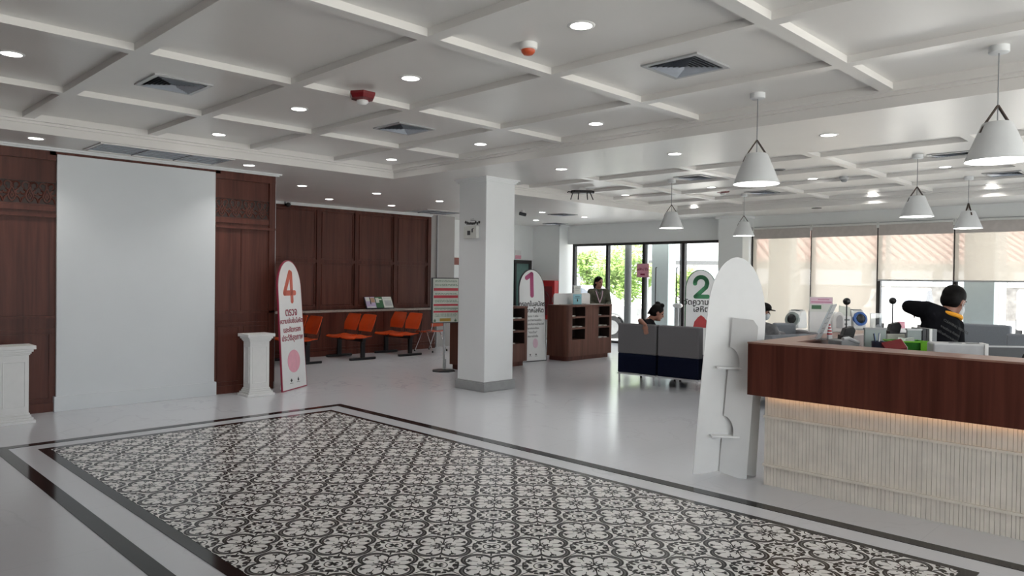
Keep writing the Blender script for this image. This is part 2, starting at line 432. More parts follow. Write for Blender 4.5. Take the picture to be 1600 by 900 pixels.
# ceiling: soffits, two coffered fields
CX1 = 6.20; CY1 = 8.52; DX0, DX1 = 7.80, 13.50
for b in ((X0, CX1, Y0, CY1, ZP), (DX0, DX1, Y0, CY1, ZP), (X0, CX1, CY1, 14.2, ZS), (CX1, DX0, Y0, 14.2, ZS), (DX0, DX1, CY1, 14.2, ZS), (DX1, 15.0, Y0, 14.2, ZS)):
    struct('ceiling', B((b[0], b[1], b[2], b[3], b[4], ZP+0.08)), M_CEIL)
struct('roof', B((X0-0.3, 15.6, Y0-1.2, 15.0, ZP+0.09, ZP+0.4)), M_EXTWHITE)  # unseen slab, extended to keep the sun out of the room
def battens(xs, ys, x0, x1, y0, y1):
    bm = bmesh.new()
    w = 0.05
    for x in xs: box(bm, x-w, x+w, y0, y1, ZB, ZP+0.01)
    for y in ys:
        e = [x0] + [x for x in xs] + [x1]
        for a, b in zip(e, e[1:]):
            box(bm, a+(w if a in xs else 0), b-(w if b in xs else 0), y-w, y+w, ZB, ZP+0.01)
    return bm
GX = [-0.53, 0.63, 1.79, 2.945, 4.105, 5.245]
GY = [-1.39, 0.31, 2.0, 3.69, 5.39, 7.09]
struct('trim_3', battens(GX, GY, X0, CX1, Y0, CY1), M_CEIL)
struct('trim_4', battens([8.95, 10.10, 11.26, 12.41], [-1.35, 0.33, 2.03, 3.68, 5.36, 7.03], DX0, DX1, Y0, CY1), M_CEIL)
def cove(x0, x1, y0, y1):
    """stepped mould round the inside of a coffered field"""
    bm = bmesh.new()
    for k, (w, z0, z1) in enumerate(((0.075, 3.045, ZP+0.01), (0.03, 3.02, 3.045))):
        box(bm, x0, x1, y1-w, y1, z0, z1)
        box(bm, x1-w, x1, Y0, y1-w, z0, z1)
        if x0 > 0: box(bm, x0, x0+w, Y0, y1-w, z0, z1)
    return bm
struct('trim_5', cove(X0, CX1, Y0, CY1), M_CEIL)
struct('trim_6', cove(DX0, DX1, Y0, CY1), M_CEIL)

# panelled wall on the left, with its white panel
WY = 9.44
WXE = 4.885
struct('wall_left', B((X0, WXE, WY, WY+0.3, 0, 2.90), (WXE-0.3, WXE, WY+0.3, 12.95, 0, 2.90)), M_WOOD)
bm = bmesh.new()
for a, b in ((-1.0, 2.262), (4.058, WXE)):
    box(bm, a, b, WY-0.035, WY+0.01, 2.80, 2.90)                       # head rail
    box(bm, a, b, WY-0.022, WY+0.01, 2.235, 2.29)                      # rails under the fretwork
    box(bm, a, b, WY-0.040, WY+0.01, 2.165, 2.195)
    box(bm, a, b, WY-0.030, WY+0.01, 1.045, 1.075)
    box(bm, a, b, WY-0.016, WY+0.01, 0.905, 0.93)
    box(bm, a, b, WY-0.014, WY+0.01, 0.0, 0.10)
box(bm, 2.20, 4.12, WY-0.035, WY+0.01, 2.86, 2.90)
box(bm, 4.80, WXE, WY-0.030, WY+0.01, 0.10, 2.80)                      # end stile
for x in (1.30, 1.38, 1.72, 4.42): box(bm, x-0.004, x+0.004, WY-0.008, WY+0.01, 1.08, 2.16)
for xa, xb in ((0.9, 1.66), (1.74, 2.22), (4.10, 4.40), (4.46, 4.78)):   # lower raised frames
    for b in ((xa, xb, 0.86, 0.875), (xa, xb, 0.14, 0.155)): box(bm, b[0], b[1], WY-0.012, WY+0.01, b[2], b[3])
    for x in (xa, xb-0.015): box(bm, x, x+0.015, WY-0.012, WY+0.01, 0.155, 0.86)
struct('trim_7', bm, M_WOOD)
# pierced scroll fretwork
def fret(bm, x, z, w, h, y):
    def arc(cx, cz, r, a0, a1, rad=0.0105, n=12):
        tube(bm, [(cx+r*math.cos(a0+(a1-a0)*i/n), y, cz+r*math.sin(a0+(a1-a0)*i/n)) for i in range(n+1)], rad, 5)
    for s in (-1, 1):
        arc(x+s*w*0.23, z+h*0.80, h*0.13, PI*0.5-s*PI*0.9, PI*0.5+s*PI*0.75)
        arc(x+s*w*0.36, z+h*0.50, h*0.10, PI*0.5, PI*0.5+s*PI*1.5)
        tube(bm, [(x, y, z+h*0.72), (x+s*w*0.13, y, z+h*0.52), (x+s*w*0.22, y, z+h*0.34), (x+s*w*0.15, y, z+h*0.17), (x, y, z+h*0.08)], 0.011, 5)
        tube(bm, [(x+s*w*0.22, y, z+h*0.34), (x+s*w*0.42, y, z+h*0.22), (x+s*w*0.5, y, z+h*0.05)], 0.010, 5)
        tube(bm, [(x, y, z+h*0.95), (x+s*w*0.12, y, z+h*0.88), (x+s*w*0.23, y, z+h*0.93)], 0.010, 5)
        tube(bm, [(x, y, z+h*0.50), (x+s*w*0.09, y, z+h*0.33), (x, y, z+h*0.22)], 0.011, 5)
bm = bmesh.new()
for a, b in ((0.62, 2.262), (4.058, 4.80)):
    n = round((b-a)/0.165); w = (b-a)/n
    for i in range(n): fret(bm, a+w*(i+0.5), 2.305, w, 0.25, WY-0.004)
    box(bm, a, b, WY-0.014, WY+0.01, 2.292, 2.308); box(bm, a, b, WY-0.014, WY+0.01, 2.552, 2.566)
struct('trim_8', bm, M_WOOD)
struct('trim_9', B((0.62, 2.262, WY-0.003, WY+0.01, 2.30, 2.56), (4.058, 4.80, WY-0.003, WY+0.01, 2.30, 2.56)), M_DARKIN)  # dark sheet painting the recess shade behind the fretwork
struct('wall_panel', B((2.268, 4.052, WY-0.045, WY-0.001, 0.0, 2.872), (2.245, 4.075, WY-0.062, WY-0.001, 0, 0.17)), M_PANEL, bevel=0.003)
struct('trim_10', B((X0, WXE+0.035, WY-0.07, WY+0.3, 2.90, ZS+0.005), (X0, WXE+0.06, WY-0.10, WY+0.3, 2.917, ZS+0.005),
                    (WXE, WXE+0.06, WY+0.3, 12.85, 2.90, ZS+0.005)), M_WALL)
struct('trim_11', B((WXE, WXE+0.02, WY-0.005, WY+0.02, 0.0, 2.90)), M_ALU)

# panelled wall behind the benches
BY = 12.80; BXE = 10.34
struct('wall_back', B((WXE, BXE, BY, BY+0.2, 0, 2.885)), M_WOOD)
bm = bmesh.new()
vx = [5.55, 6.53, 7.545, 8.405, 9.375, BXE-0.05]
for x in vx: box(bm, x-0.045, x+0.045, BY-0.03, BY+0.01, 0.90, 2.885)
for z in (1.84, 0.93, 2.86): 
    for a, b in zip([WXE]+vx, vx): box(bm, a+0.045, b-0.045, BY-0.025, BY+0.01, z-0.03, z+0.03)
for a, b in zip([WXE]+vx, vx):
    for z0, z1 in ((0.96, 1.81), (1.87, 2.83)):
        x0, x1 = a+0.075, b-0.075
        box(bm, x0, x1, BY-0.012, BY+0.01, z0+0.03, z0+0.042); box(bm, x0, x1, BY-0.012, BY+0.01, z1-0.042, z1-0.03)
        box(bm, x0, x0+0.012, BY-0.012, BY+0.01, z0+0.042, z1-0.042); box(bm, x1-0.012, x1, BY-0.012, BY+0.01, z0+0.042, z1-0.042)
struct('trim_12', bm, M_WOODH)
struct('wall_dado', B((WXE, BXE, 12.62, BY, 0, 0.845), (WXE, BXE, 12.605, BY, 0, 0.10)), M_WOOD)
bm = bmesh.new()
for x in (5.4, 6.3, 7.2, 8.1, 9.0, 9.9): box(bm, x-0.03, x+0.03, 12.608, 12.63, 0.10, 0.84)
box(bm, WXE, BXE, 12.606, 12.63, 0.13, 0.16)
struct('trim_13', bm, M_WOODH)
struct('trim_14', B((WXE, BXE+0.02, 12.58, BY, 0.845, 0.885)), M_LEDGE, bevel=0.004)
struct('trim_15', B((WXE+0.02, BXE, BY-0.05, BY+0.2, 2.885, ZS+0.005), (WXE+0.02, BXE, BY-0.085, BY+0.2, 2.91, ZS+0.005)), M_WALL)
# grey return with its conduit
struct('wall_return', B((BXE, 11.02, BY-0.02, BY+0.2, 0, ZS)), M_GREYWALL)
bm = bmesh.new(); tube(bm, [(10.50, BY-0.045, 0), (10.50, BY-0.045, ZS)], 0.018, 10)
tag(obj('conduit_pipe', bm, M_PALEGREY, None, True), 'thin grey conduit pipe running up the grey wall beside the panelling', 'pipe')
struct('wall_far', B((11.02, 14.30, 13.40, 13.60, 0, ZS)), M_LITWALL)
struct('trim_16', B((11.03, 12.4, 13.36, 13.41, 1.86, 2.03)), mat('terracotta band', (0.30, 0.11, 0.085, 1), 0.6))
struct('wall_block', B((14.30, 15.0, 12.47, 13.80, 0, ZS)), M_LITWALL)
struct('trim_17', B((14.26, 14.30, 12.43, 13.40, 2.905, ZS), (14.26, 14.70, 12.43, 12.47, 2.905, ZS)), M_LITWALL)

# dark-framed door with green glass in the far wall
d = bpy.data.objects.new('door_1', None); COL.objects.link(d); d['kind'] = 'structure'; d.location = (13.0, 13.40, 0)
obj('frame', B((0, 0.09, -0.05, 0.02, 0, 2.03), (1.12, 1.21, -0.05, 0.02, 0, 2.03), (0.09, 1.12, -0.05, 0.02, 1.94, 2.03), (0.57, 0.64, -0.05, 0.02, 0, 1.94)), M_FRAME, d)
obj('glass', B((0.09, 0.57, -0.02, -0.01, 0.02, 1.94), (0.64, 1.12, -0.02, -0.01, 0.02, 1.94)), mat('sea green glass', (0.13, 0.24, 0.22, 1), 0.15), d)

# free-standing pillar
struct('pillar', B((6.862, 7.41, 7.308, 7.86, 0, ZS+0.005)), M_WALL, bevel=0.006)
struct('trim_18', B((6.835, 7.437, 7.281, 7.887, 0.003, 0.115), (6.842, 7.43, 7.288, 7.88, 0.115, 0.135)), M_SKIRT, bevel=0.004)
struct('trim_19', B((6.845, 7.427, 7.291, 7.877, 2.875, 2.895), (6.83, 7.442, 7.276, 7.892, 2.895, 2.915), (6.81, 7.462, 7.256, 7.912, 2.915, ZS+0.003)), M_WALL)

# window wall: pillar, head walls, glazed doors, glazing
struct('wall_right', B((14.30, 14.95, 7.42, 7.97, 0, ZS)), M_LITWALL)
struct('trim_20', B((14.24, 14.95, 7.36, 8.02, 2.88, ZS)), M_LITWALL)
struct('wall_header', B((14.63, 14.95, 7.97, 12.47, 2.452, ZS), (14.72, 14.95, Y0, 7.42, 2.66, ZS)), M_LITWALL)
def glazing(name, ys, z0, z1, x, fw=0.035):
    w = bpy.data.objects.new(name, None); COL.objects.link(w); w['kind'] = 'structure'; w.location = (x, 0, 0)
    bm = bmesh.new()
    for i, y in enumerate(ys): box(bm, -0.05, 0.05, y-fw, y+fw, z0, z1)
    for a, b in zip(ys, ys[1:]):
        box(bm, -0.05, 0.05, a+fw, b-fw, z1-0.06, z1); box(bm, -0.05, 0.05, a+fw, b-fw, z0, z0+0.05)
    obj('frame', bm, M_FRAME, w)
    bm = bmesh.new()
    for a, b in zip(ys, ys[1:]): box(bm, -0.006, 0.006, a+fw, b-fw, z0+0.05, z1-0.06)
    obj('glass', bm, M_GLASS, w)
    return w
dr = glazing('door_2', [8.0, 9.02, 10.10, 11.18, 12.25], 0.0, 2.452, 14.66)
bm = bmesh.new()
for y in (9.72, 9.16):
    tube(bm, [(-0.055, y, 0.95), (-0.09, y, 0.95), (-0.09, y, 1.85), (-0.055, y, 1.85)], 0.014, 8)
obj('pull_handle', bm, M_DKGREY, dr, True)
bm = bmesh.new()
for y in (9.10, 10.02): box(bm, -0.03, 0.03, y-0.02, y+0.02, 0.05, 2.39)
obj('door_stile', bm, M_ALU, dr)
glazing('window_1', [7.38, 6.124, 4.869, 3.60, 2.33, 1.06, -0.2, -1.5, -2.8], 0.0, 2.66, 14.75)
struct('trim_21', B((14.66, 14.95, Y0, 7.42, 2.655, 2.70)), M_ALU)

# unseen walls added to control daylight: solid dark rear, open entrance on the right-hand side
struct('wall_rear_lightstop', B((X0-0.2, X0, Y0, 9.74, 0, ZP+0.09)), M_WOOD)  # unseen, dark wood chosen to cut bounced light
struct('wall_entrance', B((X0, X0+0.3, Y0-0.2, Y0, 0, ZP+0.09), (10.0, 14.95, Y0-0.2, Y0, 0, ZP+0.09), (X0+0.3, 10.0, Y0-0.2, Y0, 2.8, ZP+0.09)), M_WALL)
struct('wall_north', B((X0-0.2, 15.0, 14.0, 14.2, 0, ZP+0.09)), M_WALL)

# ------------------------------------------------------------------ counter
t = thing('reception_counter', 'long dark red wood reception counter on a ribbed cream base', 'counter', (5.26, 2.67, 0))
CL = 4.6
obj('front_panel', B((0, 0.03, -CL, 0, 0.695, 1.085), (0.03, 2.2, -0.03, 0, 0.695, 1.085), (0.03, 0.33, -CL, -0.03, 0.695, 0.72), (0.33, 2.2, -0.22, -0.03, 0.695, 0.72),
                     (0.28, 0.31, -CL, -0.20, 0.74, 1.085), (0.31, 2.2, -0.23, -0.20, 0.74, 1.085)), M_WOODH, t)
obj('countertop', B((-0.003, 0.32, -CL, 0.003, 1.085, 1.097), (0.32, 2.2, -0.23, 0.003, 1.085, 1.097)), M_WOODTOP, t)
obj('worktop', B((0.31, 1.25, -CL, -0.23, 0.715, 0.745), (1.25, 2.2, -0.62, -0.23, 0.715, 0.745)), M_PALEGREY, t)
bm = bmesh.new(); box(bm, 0.135, 0.90, -CL, -0.085, 0, 0.695); box(bm, 0.90, 2.1, -0.45, -0.085, 0, 0.695)
rng = random.Random(3); y = -0.085
while y > -CL:
    w = rng.choice((0.022, 0.026, 0.03)); dd = rng.choice((0.009, 0.010, 0.011))
    box(bm, 0.135-dd, 0.136, y-w+0.0022, y, 0, 0.69); y -= w
obj('ribbed_base', bm, M_CREAM, t)
obj('base_rail', B((0.105, 0.125, -CL, -0.080, 0.518, 0.535)), M_CREAM, t)
obj('base_rail', B((0.105, 0.125, -CL, -0.080, 0.148, 0.165)), M_CREAM, t)
obj('led_strip', B((0.085, 0.10, -CL, -0.10, 0.683, 0.694)), M_LED, t)

# blinds: two lowered to the floor, two halfway
def blind(y0, y1, zb, label):
    t = thing('roller_blind', label, 'blind', (14.64, (y0+y1)/2, 2.62), 0, 'roller blinds on the tall windows')
    h = (y1-y0)/2-0.012
    obj('fabric', B((-0.001, 0.001, -h, h, zb-2.62, 0.03)), M_BLIND, t)
    obj('head_box', B((-0.035, 0.02, -h-0.005, h+0.005, 0.025, 0.06)), M_OFFW, t)
    obj('roll', B((-0.012, 0.0, -h, h, -0.175, 0.025)), mat('blind valance', (0.52, 0.48, 0.45, 1), 0.8), t)
    obj('bottom_bar', B((-0.012, 0.012, -h, h, zb-2.645, zb-2.62)), M_ALU, t)
    for s in (-1, 1): obj('bracket', B((-0.02, 0.02, s*h-0.012, s*h+0.012, -0.03, 0.075)), M_OFFW, t)
    return t
blind(6.124, 7.36, 0.05, 'sheer beige roller blind lowered fully, beside the white end pillar')
blind(4.869, 6.124, 0.05, 'sheer beige roller blind lowered fully, second from the white end pillar')
blind(3.60, 4.869, 1.62, 'sheer beige roller blind stopped halfway, behind the man in black')
blind(2.33, 3.60, 1.62, 'sheer beige roller blind stopped halfway, at the right picture edge')
# ------------------------------------------------------------------ ceiling fittings
def downlight(z=0):
    t = thing('downlight', 'x', 'ceiling light', (0, 0, 0), 0, 'round recessed downlights')
    bm = bmesh.new()
    lathe(bm, [(0.066, 0.0), (0.067, -0.006), (0.080, -0.006), (0.086, -0.001), (0.086, 0.002), (0.066, 0.002)], 28, close=False)
    obj('trim_ring', bm, M_WHITE, t, True)
    bm = bmesh.new(); lathe(bm, [(0.001, -0.003), (0.067, -0.003), (0.067, 0.001), (0.001, 0.001)], 28, close=False)
    obj('diffuser', bm, M_LAMP, t)
    L = bpy.data.lights.new('downlight beam', 'AREA'); L.shape = 'DISK'; L.size = 0.12; L.energy = BEAM; L.color = (1.0, 0.97, 0.93); L.spread = math.radians(115)
    lo = bpy.data.objects.new('lamp', L); COL.objects.link(lo); lo.parent = t; lo.location = (0, 0, -0.008)
    return t
def number(k): return ('first', 'second', 'third', 'fourth', 'fifth', 'sixth', 'seventh')[k]
DL = [
 (1.22, 6.25, ZP, 'round downlight in the coffer at the far left picture edge'),
 (3.50, 2.90, ZP, 'round downlight at top centre, nearest of the coffer lights, by the orange smoke detector'),
 (3.53, 4.64, ZP, 'round downlight just right of the red ceiling alarm'),
 (3.48, 6.27, ZP, 'round downlight left of the red ceiling alarm'),
 (3.52, 8.09, ZP, 'round downlight in the last coffer above the white wall panel'),
 (5.81, 4.61, ZP, 'round downlight in the coffer below the large square vent'),
 (5.82, 6.31, ZP, 'round downlight just right of the small square vent'),
 (5.81, 8.03, ZP, 'round downlight in the corner coffer below the small square vent'),
 (1.943, 8.85, ZS, 'round downlight in the soffit left of the linear vent'),
 (4.254, 8.89, ZS, 'round downlight in the soffit at the right end of the linear vent'),
 (5.765, 10.27, ZS, 'round downlight over the benches, nearest the end of the panelled wall'),
 (7.09, 11.67, ZS, 'round downlight above the camera end of the bench wall'),
 (7.10, 10.22, ZS, 'round downlight over the benches, second of the front row'),
 (8.50, 11.73, ZS, 'round downlight near the far end of the bench wall'),
 (8.54, 10.33, ZS, 'round downlight over the benches, closest to the white pillar'),
 (7.00, 6.09, ZS, 'round downlight in the soffit just right of the white pillar top'),
 (6.94, 4.41, ZS, 'round downlight in the soffit left of the white cone pendant'),
 (6.97, 2.77, ZS, 'round downlight in the soffit right of the white cone pendant'),
 (11.06, 8.06, ZP, 'round downlight in the far coffers right of the black router'),
 (11.02, 6.29, ZP, 'round downlight in the far coffers beside the red alarm'),
 (13.43, 8.05, ZP, 'round downlight in the last coffer row above the glass doors'),
 (11.03, 4.61, ZP, 'round downlight in the far coffers by the round speaker grille'),
 (13.38, 4.56, ZP, 'round downlight in the last coffer row above the blinds'),
 (10.99, 2.83, ZP, 'round downlight in the far coffers right of the middle pendants'),
 (13.36, 2.80, ZP, 'round downlight in the last coffer row, farthest right'),
 (11.31, 10.35, ZS, 'round downlight above the sign numbered 1'),
 (12.75, 10.40, ZS, 'round downlight above the desk with the woman behind it'),
 (12.78, 11.89, ZS, 'round downlight near the red hose cabinet corner'),
]
dl0 = downlight()
for i, (x, y, z, lab) in enumerate(DL):
    o = dl0 if i == 0 else dup(dl0)
    o.location = (x, y, z); o['label'] = lab
def square_vent(w=0.46):
    t = thing('ceiling_vent', 'x', 'air vent', (0, 0, 0), 0, 'square ceiling air vents')
    h = w/2
    obj('backing', B((-h+0.03, h-0.03, -h+0.03, h-0.03, -0.002, 0.001)), mat('vent shadow', (0.05, 0.055, 0.06, 1), 0.8), t)
    bm = bmesh.new()
    box(bm, -h, h, -h, -h+0.035, -0.012, 0.0); box(bm, -h, h, h-0.035, h, -0.012, 0.0)
    box(bm, -h, -h+0.035, -h+0.035, h-0.035, -0.012, 0.0); box(bm, h-0.035, h, -h+0.035, h-0.035, -0.012, 0.0)
    obj('frame', bm, M_ALU, t)
    bm = bmesh.new(); k = h-0.05
    while k > 0.03:
        # sloping square louvres, one inside another
        a, b = k, k-0.020
        for s in (-1, 1):
            for fl in (0, 1):
                q = [(-a, s*a, -0.018), (a, s*a, -0.018), (b, s*b, -0.002), (-b, s*b, -0.002)]
                if fl: q = [(y, x, z) for x, y, z in q]
                bm.faces.new([bm.verts.new(p) for p in q])
        k -= 0.028
    obj('louvre', bm, mat('blue grey louvre', (0.42, 0.46, 0.52, 1), 0.4), t)
    return t
v0 = square_vent()
VT = [(2.34, 6.24, ZP, 'square louvred vent in the coffer above the white wall panel'),
      (4.67, 2.89, ZP, 'largest square louvred vent, right of the orange smoke detector'),
      (4.68, 6.25, ZP, 'square louvred vent right of the red ceiling alarm'),
      (9.81, 5.88, ZP, 'square louvred vent in the far coffers behind the first pendant'),
      (10.04, 2.50, ZP, 'square louvred vent half behind the big pendant at right'),
      (12.16, 2.39, ZP, 'square louvred vent in the far coffers at the right edge'),
      (12.16, 5.95, ZP, 'square louvred vent in the far coffers right of the red alarm'),
      (11.97, 10.36, ZS, 'square louvred vent in the soffit above the sign numbered 1'),
      (13.83, 12.20, ZS, 'square louvred vent close to the far white corner')]
for i, (x, y, z, lab) in enumerate(VT):
    o = v0 if i == 0 else dup(v0)
    o.location = (x, y, z); o['label'] = lab
def linear_vent(x0, x1, y0, y1, lab, n):
    t = thing('linear_vent', lab, 'air vent', ((x0+x1)/2, (y0+y1)/2, ZS))
    w, h = (x1-x0)/2, (y1-y0)/2
    obj('frame', B((-w, w, -h, -h+0.025, -0.012, 0.001), (-w, w, h-0.025, h, -0.012, 0.001), (-w, -w+0.025, -h+0.025, h-0.025, -0.012, 0.001), (w-0.025, w, -h+0.025, h-0.025, -0.012, 0.001)), M_CEIL, t)
    bm = bmesh.new(); bm2 = bmesh.new()
    for i in range(n):
        a = -w+0.025+(2*w-0.05)*i/n; b = -w+0.025+(2*w-0.05)*(i+1)/n
        box(bm2, a, b, -h+0.025, h-0.025, -0.003, 0.001)
        box(bm, a, a+0.012, -h+0.02, h-0.02, -0.014, -0.003)
        for k in range(5):
            y = -h+0.03+k*(2*h-0.06)/5; box(bm, a+0.02, b-0.01, y, y+0.006, -0.010, -0.003)
    obj('panel', bm2, mat('blue grey vent panel', (0.36, 0.42, 0.50, 1), 0.4), t)
    obj('divider', bm, M_MIDGREY, t)
linear_vent(2.47, 3.93, 8.57, 9.21, 'long blue-grey slot vent in the soffit above the white wall panel', 3)
linear_vent(9.40, 10.45, 11.75, 12.55, 'long pale slot vent in the soffit above the bench wall', 3)
# alarms and detectors
t = thing('fire_alarm', 'dark red ceiling alarm on the batten near the centre', 'alarm', (3.43, 5.15, ZB))
bm = bmesh.new(); lathe(bm, [(0.115, 0.0), (0.115, -0.02), (0.10, -0.05), (0.06, -0.062)], 6); obj('body', bm, M_REDDK, t, bevel=0.004)
bm = bmesh.new(); lathe(bm, [(0.045, -0.06), (0.05, -0.075), (0.03, -0.095), (0.005, -0.10)], 16); obj('strobe', bm, M_WHITE, t, True)
t2 = dup(t, (11.41, 6.29, ZP), 0, 'dark red ceiling alarm in the far coffers between two pendants')
t = thing('smoke_detector', 'white smoke detector with an orange underside near the top centre', 'detector', (3.535, 3.38, ZP))
bm = bmesh.new(); lathe(bm, [(0.062, 0.0), (0.062, -0.02), (0.058, -0.038), (0.046, -0.044)], 24); obj('base', bm, M_WHITE, t, True)
bm = bmesh.new(); lathe(bm, [(0.047, -0.042), (0.045, -0.058), (0.030, -0.074), (0.004, -0.078)], 24); obj('cap', bm, mat('orange cap', (0.55, 0.09, 0.03, 1), 0.4), t, True)
t = thing('smoke_detector', 'grey smoke detector in the far coffers left of the right-hand pendants', 'detector', (11.11, 4.18, ZP))
bm = bmesh.new(); lathe(bm, [(0.066, 0.0), (0.066, -0.02), (0.06, -0.04), (0.05, -0.045)], 24); obj('base', bm, M_PALEGREY, t, True)
bm = bmesh.new(); lathe(bm, [(0.048, -0.044), (0.045, -0.062), (0.030, -0.078), (0.004, -0.08)], 24); obj('cap', bm, M_MIDGREY, t, True)
t = thing('ceiling_speaker', 'dark round speaker grille in the far coffers beside the first pendant', 'speaker', (9.86, 4.59, ZP))
bm = bmesh.new(); lathe(bm, [(0.085, 0.0), (0.085, -0.008), (0.075, -0.011)], 24); obj('ring', bm, M_MIDGREY, t, True)
bm = bmesh.new(); lathe(bm, [(0.072, -0.010), (0.04, -0.015), (0.004, -0.016)], 24); obj('grille', bm, M_DKGREY, t, True)
t = thing('ceiling_speaker', 'dark round disc under the beam above the blinds', 'speaker', (13.72, 5.65, ZS))
bm = bmesh.new(); lathe(bm, [(0.09, 0.0), (0.09, -0.008), (0.078, -0.011)], 24); obj('ring', bm, M_DKGREY, t, True)
bm = bmesh.new(); lathe(bm, [(0.075, -0.010), (0.04, -0.015), (0.004, -0.016)], 24); obj('grille', bm, M_BLACK, t, True)
# wireless router hanging under the coffers
t = thing('wireless_router', 'black router with antennas hanging under the far ceiling', 'router', (9.75, 8.0, ZP), math.radians(-45))
bm = bmesh.new(); prism(bm, [(-0.14, -0.10), (0.14, -0.10), (0.20, -0.03), (0.20, 0.06), (0.10, 0.12), (-0.10, 0.12), (-0.20, 0.06), (-0.20, -0.03)], 0.045, 'xy', -0.095)
obj('body', bm, M_BLACK, t, bevel=0.006)
obj('bracket', B((-0.05, 0.05, -0.03, 0.03, -0.056, 0.0)), M_WHITE, t)
for x, y, dx, dy in ((-0.16, -0.08, -0.05, -0.05), (-0.07, -0.10, -0.015, -0.03), (0.06, -0.10, 0.015, -0.03), (0.10, -0.09, 0.07, -0.03)):
    bm = bmesh.new(); tube(bm, [(x, y, -0.075), (x+dx*0.3, y+dy*0.3, -0.10), (x+dx, y+dy, -0.215)], 0.009, 6); obj('antenna', bm, M_BLACK, t)
bm = bmesh.new(); tube(bm, [(-0.14, 0, -0.075), (-0.24, 0.0, -0.07), (-0.26, 0, -0.085)], 0.008, 6); obj('antenna', bm, M_BLACK, t)
# cameras
t = thing('security_camera', 'small dark dome camera at the top corner of the bench wall', 'camera', (6.83, BY-0.085, 2.925))
bm = bmesh.new(); box(bm, -0.05, 0.05, -0.06, 0.0, -0.03, 0.0); obj('mount', bm, M_PALEGREY, t)
bm = bmesh.new(); ellipsoid(bm, (0, -0.035, -0.05), (0.058, 0.055, 0.045)); obj('dome', bm, M_BLACK, t, True)
t = thing('security_camera', 'small dark camera on the soffit just right of the white pillar', 'camera', (10.8, 10.42, ZS))
bm = bmesh.new(); lathe(bm, [(0.035, 0), (0.035, -0.03), (0.02, -0.045)], 14); obj('mount', bm, M_WHITE, t, True)
bm = bmesh.new(); tube(bm, [(-0.06, 0.03, -0.06), (0.06, -0.03, -0.085)], 0.035, 12); obj('body', bm, M_DKGREY, t, True)
# pendants
def pendant():
    t = thing('pendant_lamp', 'x', 'pendant lamp', (0, 0, 0), 0, 'white cone pendant lamps')
    bm = bmesh.new(); lathe(bm, [(0.060, 0.0), (0.060, -0.042), (0.055, -0.046), (0.004, -0.046)], 24); obj('ceiling_rose', bm, M_SHADE, t, True)
    bm = bmesh.new(); tube(bm, [(0, 0, -0.04), (0, 0, -0.50)], 0.004, 6); obj('cord', bm, M_MIDGREY, t)
    # leather strap looped over the cord and riveted to the shade
    bm = bmesh.new()
    for s in (-1, 1):
        for a, b in (((0.0, -0.385), (0.088, -0.515)), ((0.088, -0.515), (0.110, -0.565))):
            d = Vector((b[0]-a[0], 0, b[1]-a[1])).normalized(); n = Vector((-d.z, 0, d.x))*0.004
            q = []
            for (x, z) in (a, b):
                for yy in (-0.010, 0.010):
                    for sg in (-1, 1): q.append(bm.verts.new((s*(x+n.x*sg), yy, z+n.z*sg)))
            for f in ((0, 1, 3, 2), (4, 6, 7, 5), (0, 4, 5, 1), (2, 3, 7, 6), (0, 2, 6, 4), (1, 5, 7, 3)): bm.faces.new([q[i] for i in f])
    obj('strap', bm, M_STRAP, t)
    bm = bmesh.new()
    lathe(bm, [(0.004, -0.492), (0.030, -0.492), (0.080, -0.497), (0.088, -0.503), (0.186, -0.748), (0.183, -0.748), (0.084, -0.506), (0.004, -0.499)], 40, close=False)
    obj('shade', bm, M_SHADE, t, True)
    bm = bmesh.new(); lathe(bm, [(0.001, -0.735), (0.177, -0.735), (0.177, -0.730), (0.001, -0.730)], 32, close=False); obj('diffuser', bm, M_PEND, t)
    return t
p0 = pendant()
PD = [(5.64, 1.154, 'big white cone pendant at the right picture edge, nearest of all', -45),
      (5.753, 2.872, 'white cone pendant above the tall white standee, largest after the one at the right edge', -45),
      (9.772, 2.814, 'white cone pendant in front of the blinds, above the man in black', -45),
      (9.84, 6.296, 'white cone pendant in front of the glass doors', -45),
      (12.23, 6.327, 'small white cone pendant in front of the white window pillar', -45),
      (12.213, 2.836, 'small white cone pendant with its strap seen edge on, far right', 35)]
for i, (x, y, lab, rz) in enumerate(PD):
    o = p0 if i == 0 else dup(p0)
    o.location = (x, y, ZP); o.rotation_euler = (0, 0, math.radians(rz)); o['label'] = lab

